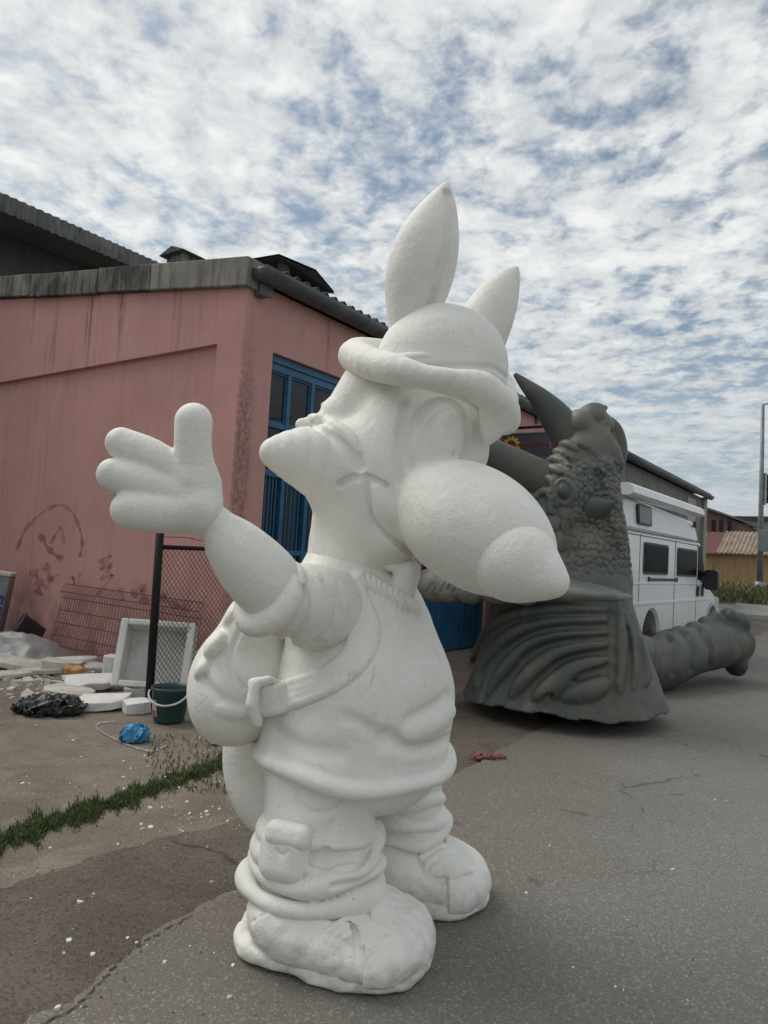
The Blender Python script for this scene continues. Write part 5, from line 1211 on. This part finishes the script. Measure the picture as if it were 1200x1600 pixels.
MB().bb(-0.21, 0.17, -0.14, 0.14, 0.981, 1.03).build('lid', M_FOAMD, tn, bevel=0.01)
rc = gp(4, 1012); o = crumple('red_cloth', (tn.location.x-0.08, tn.location.y, 1.03), 0.10, 0.08, 0.05, 21, simple('red_cloth_dark', (0.10, 0.012, 0.012), (0.05, 0.01, 0.01), 9, 0.8, 0.2), 0.01, 0.02, 12); tagit(o, 'dark red cloth heaped on the silver tin', 'cloth')
vs = []; fs = []; N_ = 36
for i in range(N_+1):
    for j in range(N_+1):
        a, b = i/N_, j/N_; p = np.array([[a*1.3-0.65, b*0.9-0.45, 0]]); hh = 0.26*max(0, 1-((a-0.35)/0.6)**2)*max(0, 1-((b-0.55)/0.55)**2)
        z = hh+0.05*(1-abs(2*vnoise(p, 5, 3)[0]))*(0.3+hh*3)+0.02*vnoise(p, 14, 4)[0]+0.012; vs.append((p[0][0], p[0][1], max(0.008, z)))
for i in range(N_):
    for j in range(N_): q = i*(N_+1)+j; fs.append((q, q+N_+1, q+N_+2, q+1))
ps = gp(12, 1036); o = MB().add(vs, fs, True).build('plastic_sheet', simple('grey_plastic_film', (0.30, 0.30, 0.30), (0.22, 0.22, 0.21), 5, 0.35, 0.3, 20), None, at=(ps[0], ps[1]+0.35, 0.0)); tagit(o, 'crumpled grey plastic sheeting heaped in the yard at left edge', 'sheet')
om = crag('snack_packet', 0.20, 0.12, 0.10, 77); tilt(om, 0.3, 0.1, 0.2); pq = gp(108, 1060); o = om.build('snack_packet', simple('orange_print', (0.50, 0.20, 0.05), (0.55, 0.40, 0.22), 14, 0.4, 0.3), None, bevel=0.02, at=(pq[0], pq[1]+0.1, 0.02)); tagit(o, 'orange crumpled packet among the white foam pieces', 'packet')
pr = crumple('pink_rag', gp(760, 1188)+np.array([0, 0, 0.02]), 0.06, 0.035, 0.012, 31, simple('pink_rag_cloth', (0.24, 0.09, 0.095), (0.15, 0.06, 0.065), 9, 0.8, 0.3), 0.006, 0.012, 20); tagit(pr, 'small pink rag on the road in front of the dinosaur', 'rag')
# spilt white ring on the ground
vs = []; fs = []; ring_px = spl([(262, 1165), (240, 1174), (215, 1170), (185, 1158), (160, 1145), (150, 1136), (158, 1130), (180, 1128)], 6)
for i, q in enumerate(ring_px):
    a = G(*q); t = ring_px[min(i+1, len(ring_px)-1)]-ring_px[max(i-1, 0)]; nn = np.array([-t[1], t[0]])/np.linalg.norm(t)*(1.6+0.7*math.sin(i*1.7)); 
    for sgn_ in (-1, 1): b = G(*(q+nn*sgn_)); vs.append((b[0], b[1], 0.005))
for i in range(len(ring_px)-1): fs.append((2*i, 2*i+1, 2*i+3, 2*i+2))
o = MB().add(vs, fs).build('dried_spill', simple('dried_paint', (0.30, 0.28, 0.25), (0.20, 0.18, 0.16), 20, 0.9, 0.2)); o['kind'] = 'structure'
vs = []; fs = []; ck = np.vstack([spl([(40, 1612), (112, 1576), (150, 1540), (168, 1522), (182, 1505), (215, 1478), (250, 1456), (300, 1430)], 8)])
for i, q in enumerate(ck):
    t = ck[min(i+1, len(ck)-1)]-ck[max(i-1, 0)]; nn = np.array([-t[1], t[0]])/np.linalg.norm(t)*0.6*(1.6+1.1*math.sin(i*1.9)+0.6*math.sin(i*4.3))*(1.0 if i < 34 else 0.6); wb = np.array([2.2*math.sin(i*2.3), 1.5*math.sin(i*1.1)])
    for sgn_ in (-1, 1): g = G(*(q+wb+nn*sgn_), 0.026); vs.append((g[0], g[1], 0.026))
for i in range(len(ck)-1): fs.append((2*i, 2*i+1, 2*i+3, 2*i+2))
o = MB().add(vs, fs).build('road_crack', simple('crack_dirt', (0.035, 0.029, 0.024), (0.06, 0.05, 0.04), 25, 0.95, 0.3)); o['kind'] = 'structure'
# foam crumbs, pebbles, grass
def scatter(name, spots, mat, smin, smax, label, cat, flat=0.5, chip=False):
    vs = []; fs = []
    for (x, y, z) in spots:
        s_ = smin*(smax/smin)**(random.random()**2.2); n = len(vs); a = random.uniform(0, 6.28)
        for k in range(5): th = a+k*1.2566+random.uniform(-0.3, 0.3); r_ = s_*random.uniform(0.6, 1.2); vs.append((x+math.cos(th)*r_, y+math.sin(th)*r_, z-0.001))
        if chip:
            tx, ty, h_ = random.uniform(-0.35, 0.35), random.uniform(-0.35, 0.35), s_*flat*random.uniform(0.5, 1.2)+0.003
            vs += [(x+(vs[n+k][0]-x)*random.uniform(0.8, 1.05), y+(vs[n+k][1]-y)*random.uniform(0.8, 1.05), max(z+0.002, z+h_+(vs[n+k][0]-x)*tx+(vs[n+k][1]-y)*ty)) for k in range(5)]
            fs += [(n+k, n+(k+1) % 5, n+5+(k+1) % 5, n+5+k) for k in range(5)]+[tuple(n+5+k for k in range(5))]; continue
        vs.append((x+random.uniform(-.3, .3)*s_, y+random.uniform(-.3, .3)*s_, z+s_*flat*random.uniform(0.6, 1.3)))
        fs += [(n+k, n+(k+1) % 5, n+5) for k in range(5)]
    o = MB().add(vs, fs).build(name, mat); return tagit(o, label, cat, kind='stuff')
def zone(x, y):
    l, m_ = o_l(y), r_l(y); return 0.022 if x > m_ else (0.006 if x > l else 0.0)
def rand_px(x0_, x1_, y0_, y1_, n, dens=None):
    out = []
    while len(out) < n:
        x, y = random.uniform(x0_, x1_), random.uniform(y0_, y1_)
        if dens and random.random() > dens(x, y): continue
        g = G(x, y); out.append((g[0], g[1], zone(g[0], g[1])))
    return out
sp1 = rand_px(0, 380, 1100, 1330, 90)+rand_px(220, 372, 1180, 1300, 70)+rand_px(0, 400, 1300, 1600, 25)+rand_px(640, 1200, 1150, 1600, 14)+rand_px(0, 320, 1040, 1110, 90)
scatter('foam_crumbs', sp1, M_FOAM, 0.003, 0.018, 'small white foam crumbs scattered over the ground', 'crumbs', 0.3, True)
scatter('foam_fragments', FRAG, M_FOAMD, 0.02, 0.10, 'heap of small broken foam fragments by the wall', 'foam', 0.45, True)
sp2 = rand_px(0, 420, 1100, 1600, 420)+rand_px(0, 250, 1350, 1600, 180)+rand_px(380, 1200, 1250, 1600, 90)
scatter('pebbles', sp2, simple('dark_pebble', (0.10, 0.086, 0.07), (0.19, 0.165, 0.14), 30, 0.9, 0.2), 0.002, 0.012, 'dark grit and pebbles on the dirt and old asphalt', 'pebbles', 0.7)
gc = spl([(-40, 1335), (40, 1302), (120, 1275), (200, 1248), (270, 1222), (320, 1205), (352, 1190)], 8); gpts = []
for _ in range(26000):
    t = random.random()**0.9; i = t*(len(gc)-1); q = gc[int(i)]*(1-i % 1)+gc[min(int(i)+1, len(gc)-1)]*(i % 1); wd_ = (27-15*t)*(0.7+0.3*math.sin(t*40)+0.35*math.sin(t*97+1)); yy = q[1]+random.gauss(0, 0.42)*wd_
    if t > 0.62 and random.random() < 0.45+0.3*math.sin(t*70): continue
    if random.random() < 0.75*max(0, 0.5*math.sin(q[0]*0.13+yy*0.21)+0.5*math.sin(q[0]*0.31-yy*0.4+1.0)+0.2): continue
    g = G(q[0]+random.uniform(-6, 6), yy); gpts.append((g[0], g[1], zone(g[0], g[1])))
blades('grass', gpts, M_GRASS, 0.010, 0.038, 0.003, 'strip of short green grass along the old asphalt edge', 'grass', 0.8)
gsp = rand_px(230, 360, 1150, 1240, 500, lambda x, y: 0.3)+rand_px(0, 60, 985, 1035, 60)
blades('sparse_weeds', gsp, M_GRASS, 0.012, 0.05, 0.004, 'sparse tufts of grass left of the statue', 'grass', 0.9)
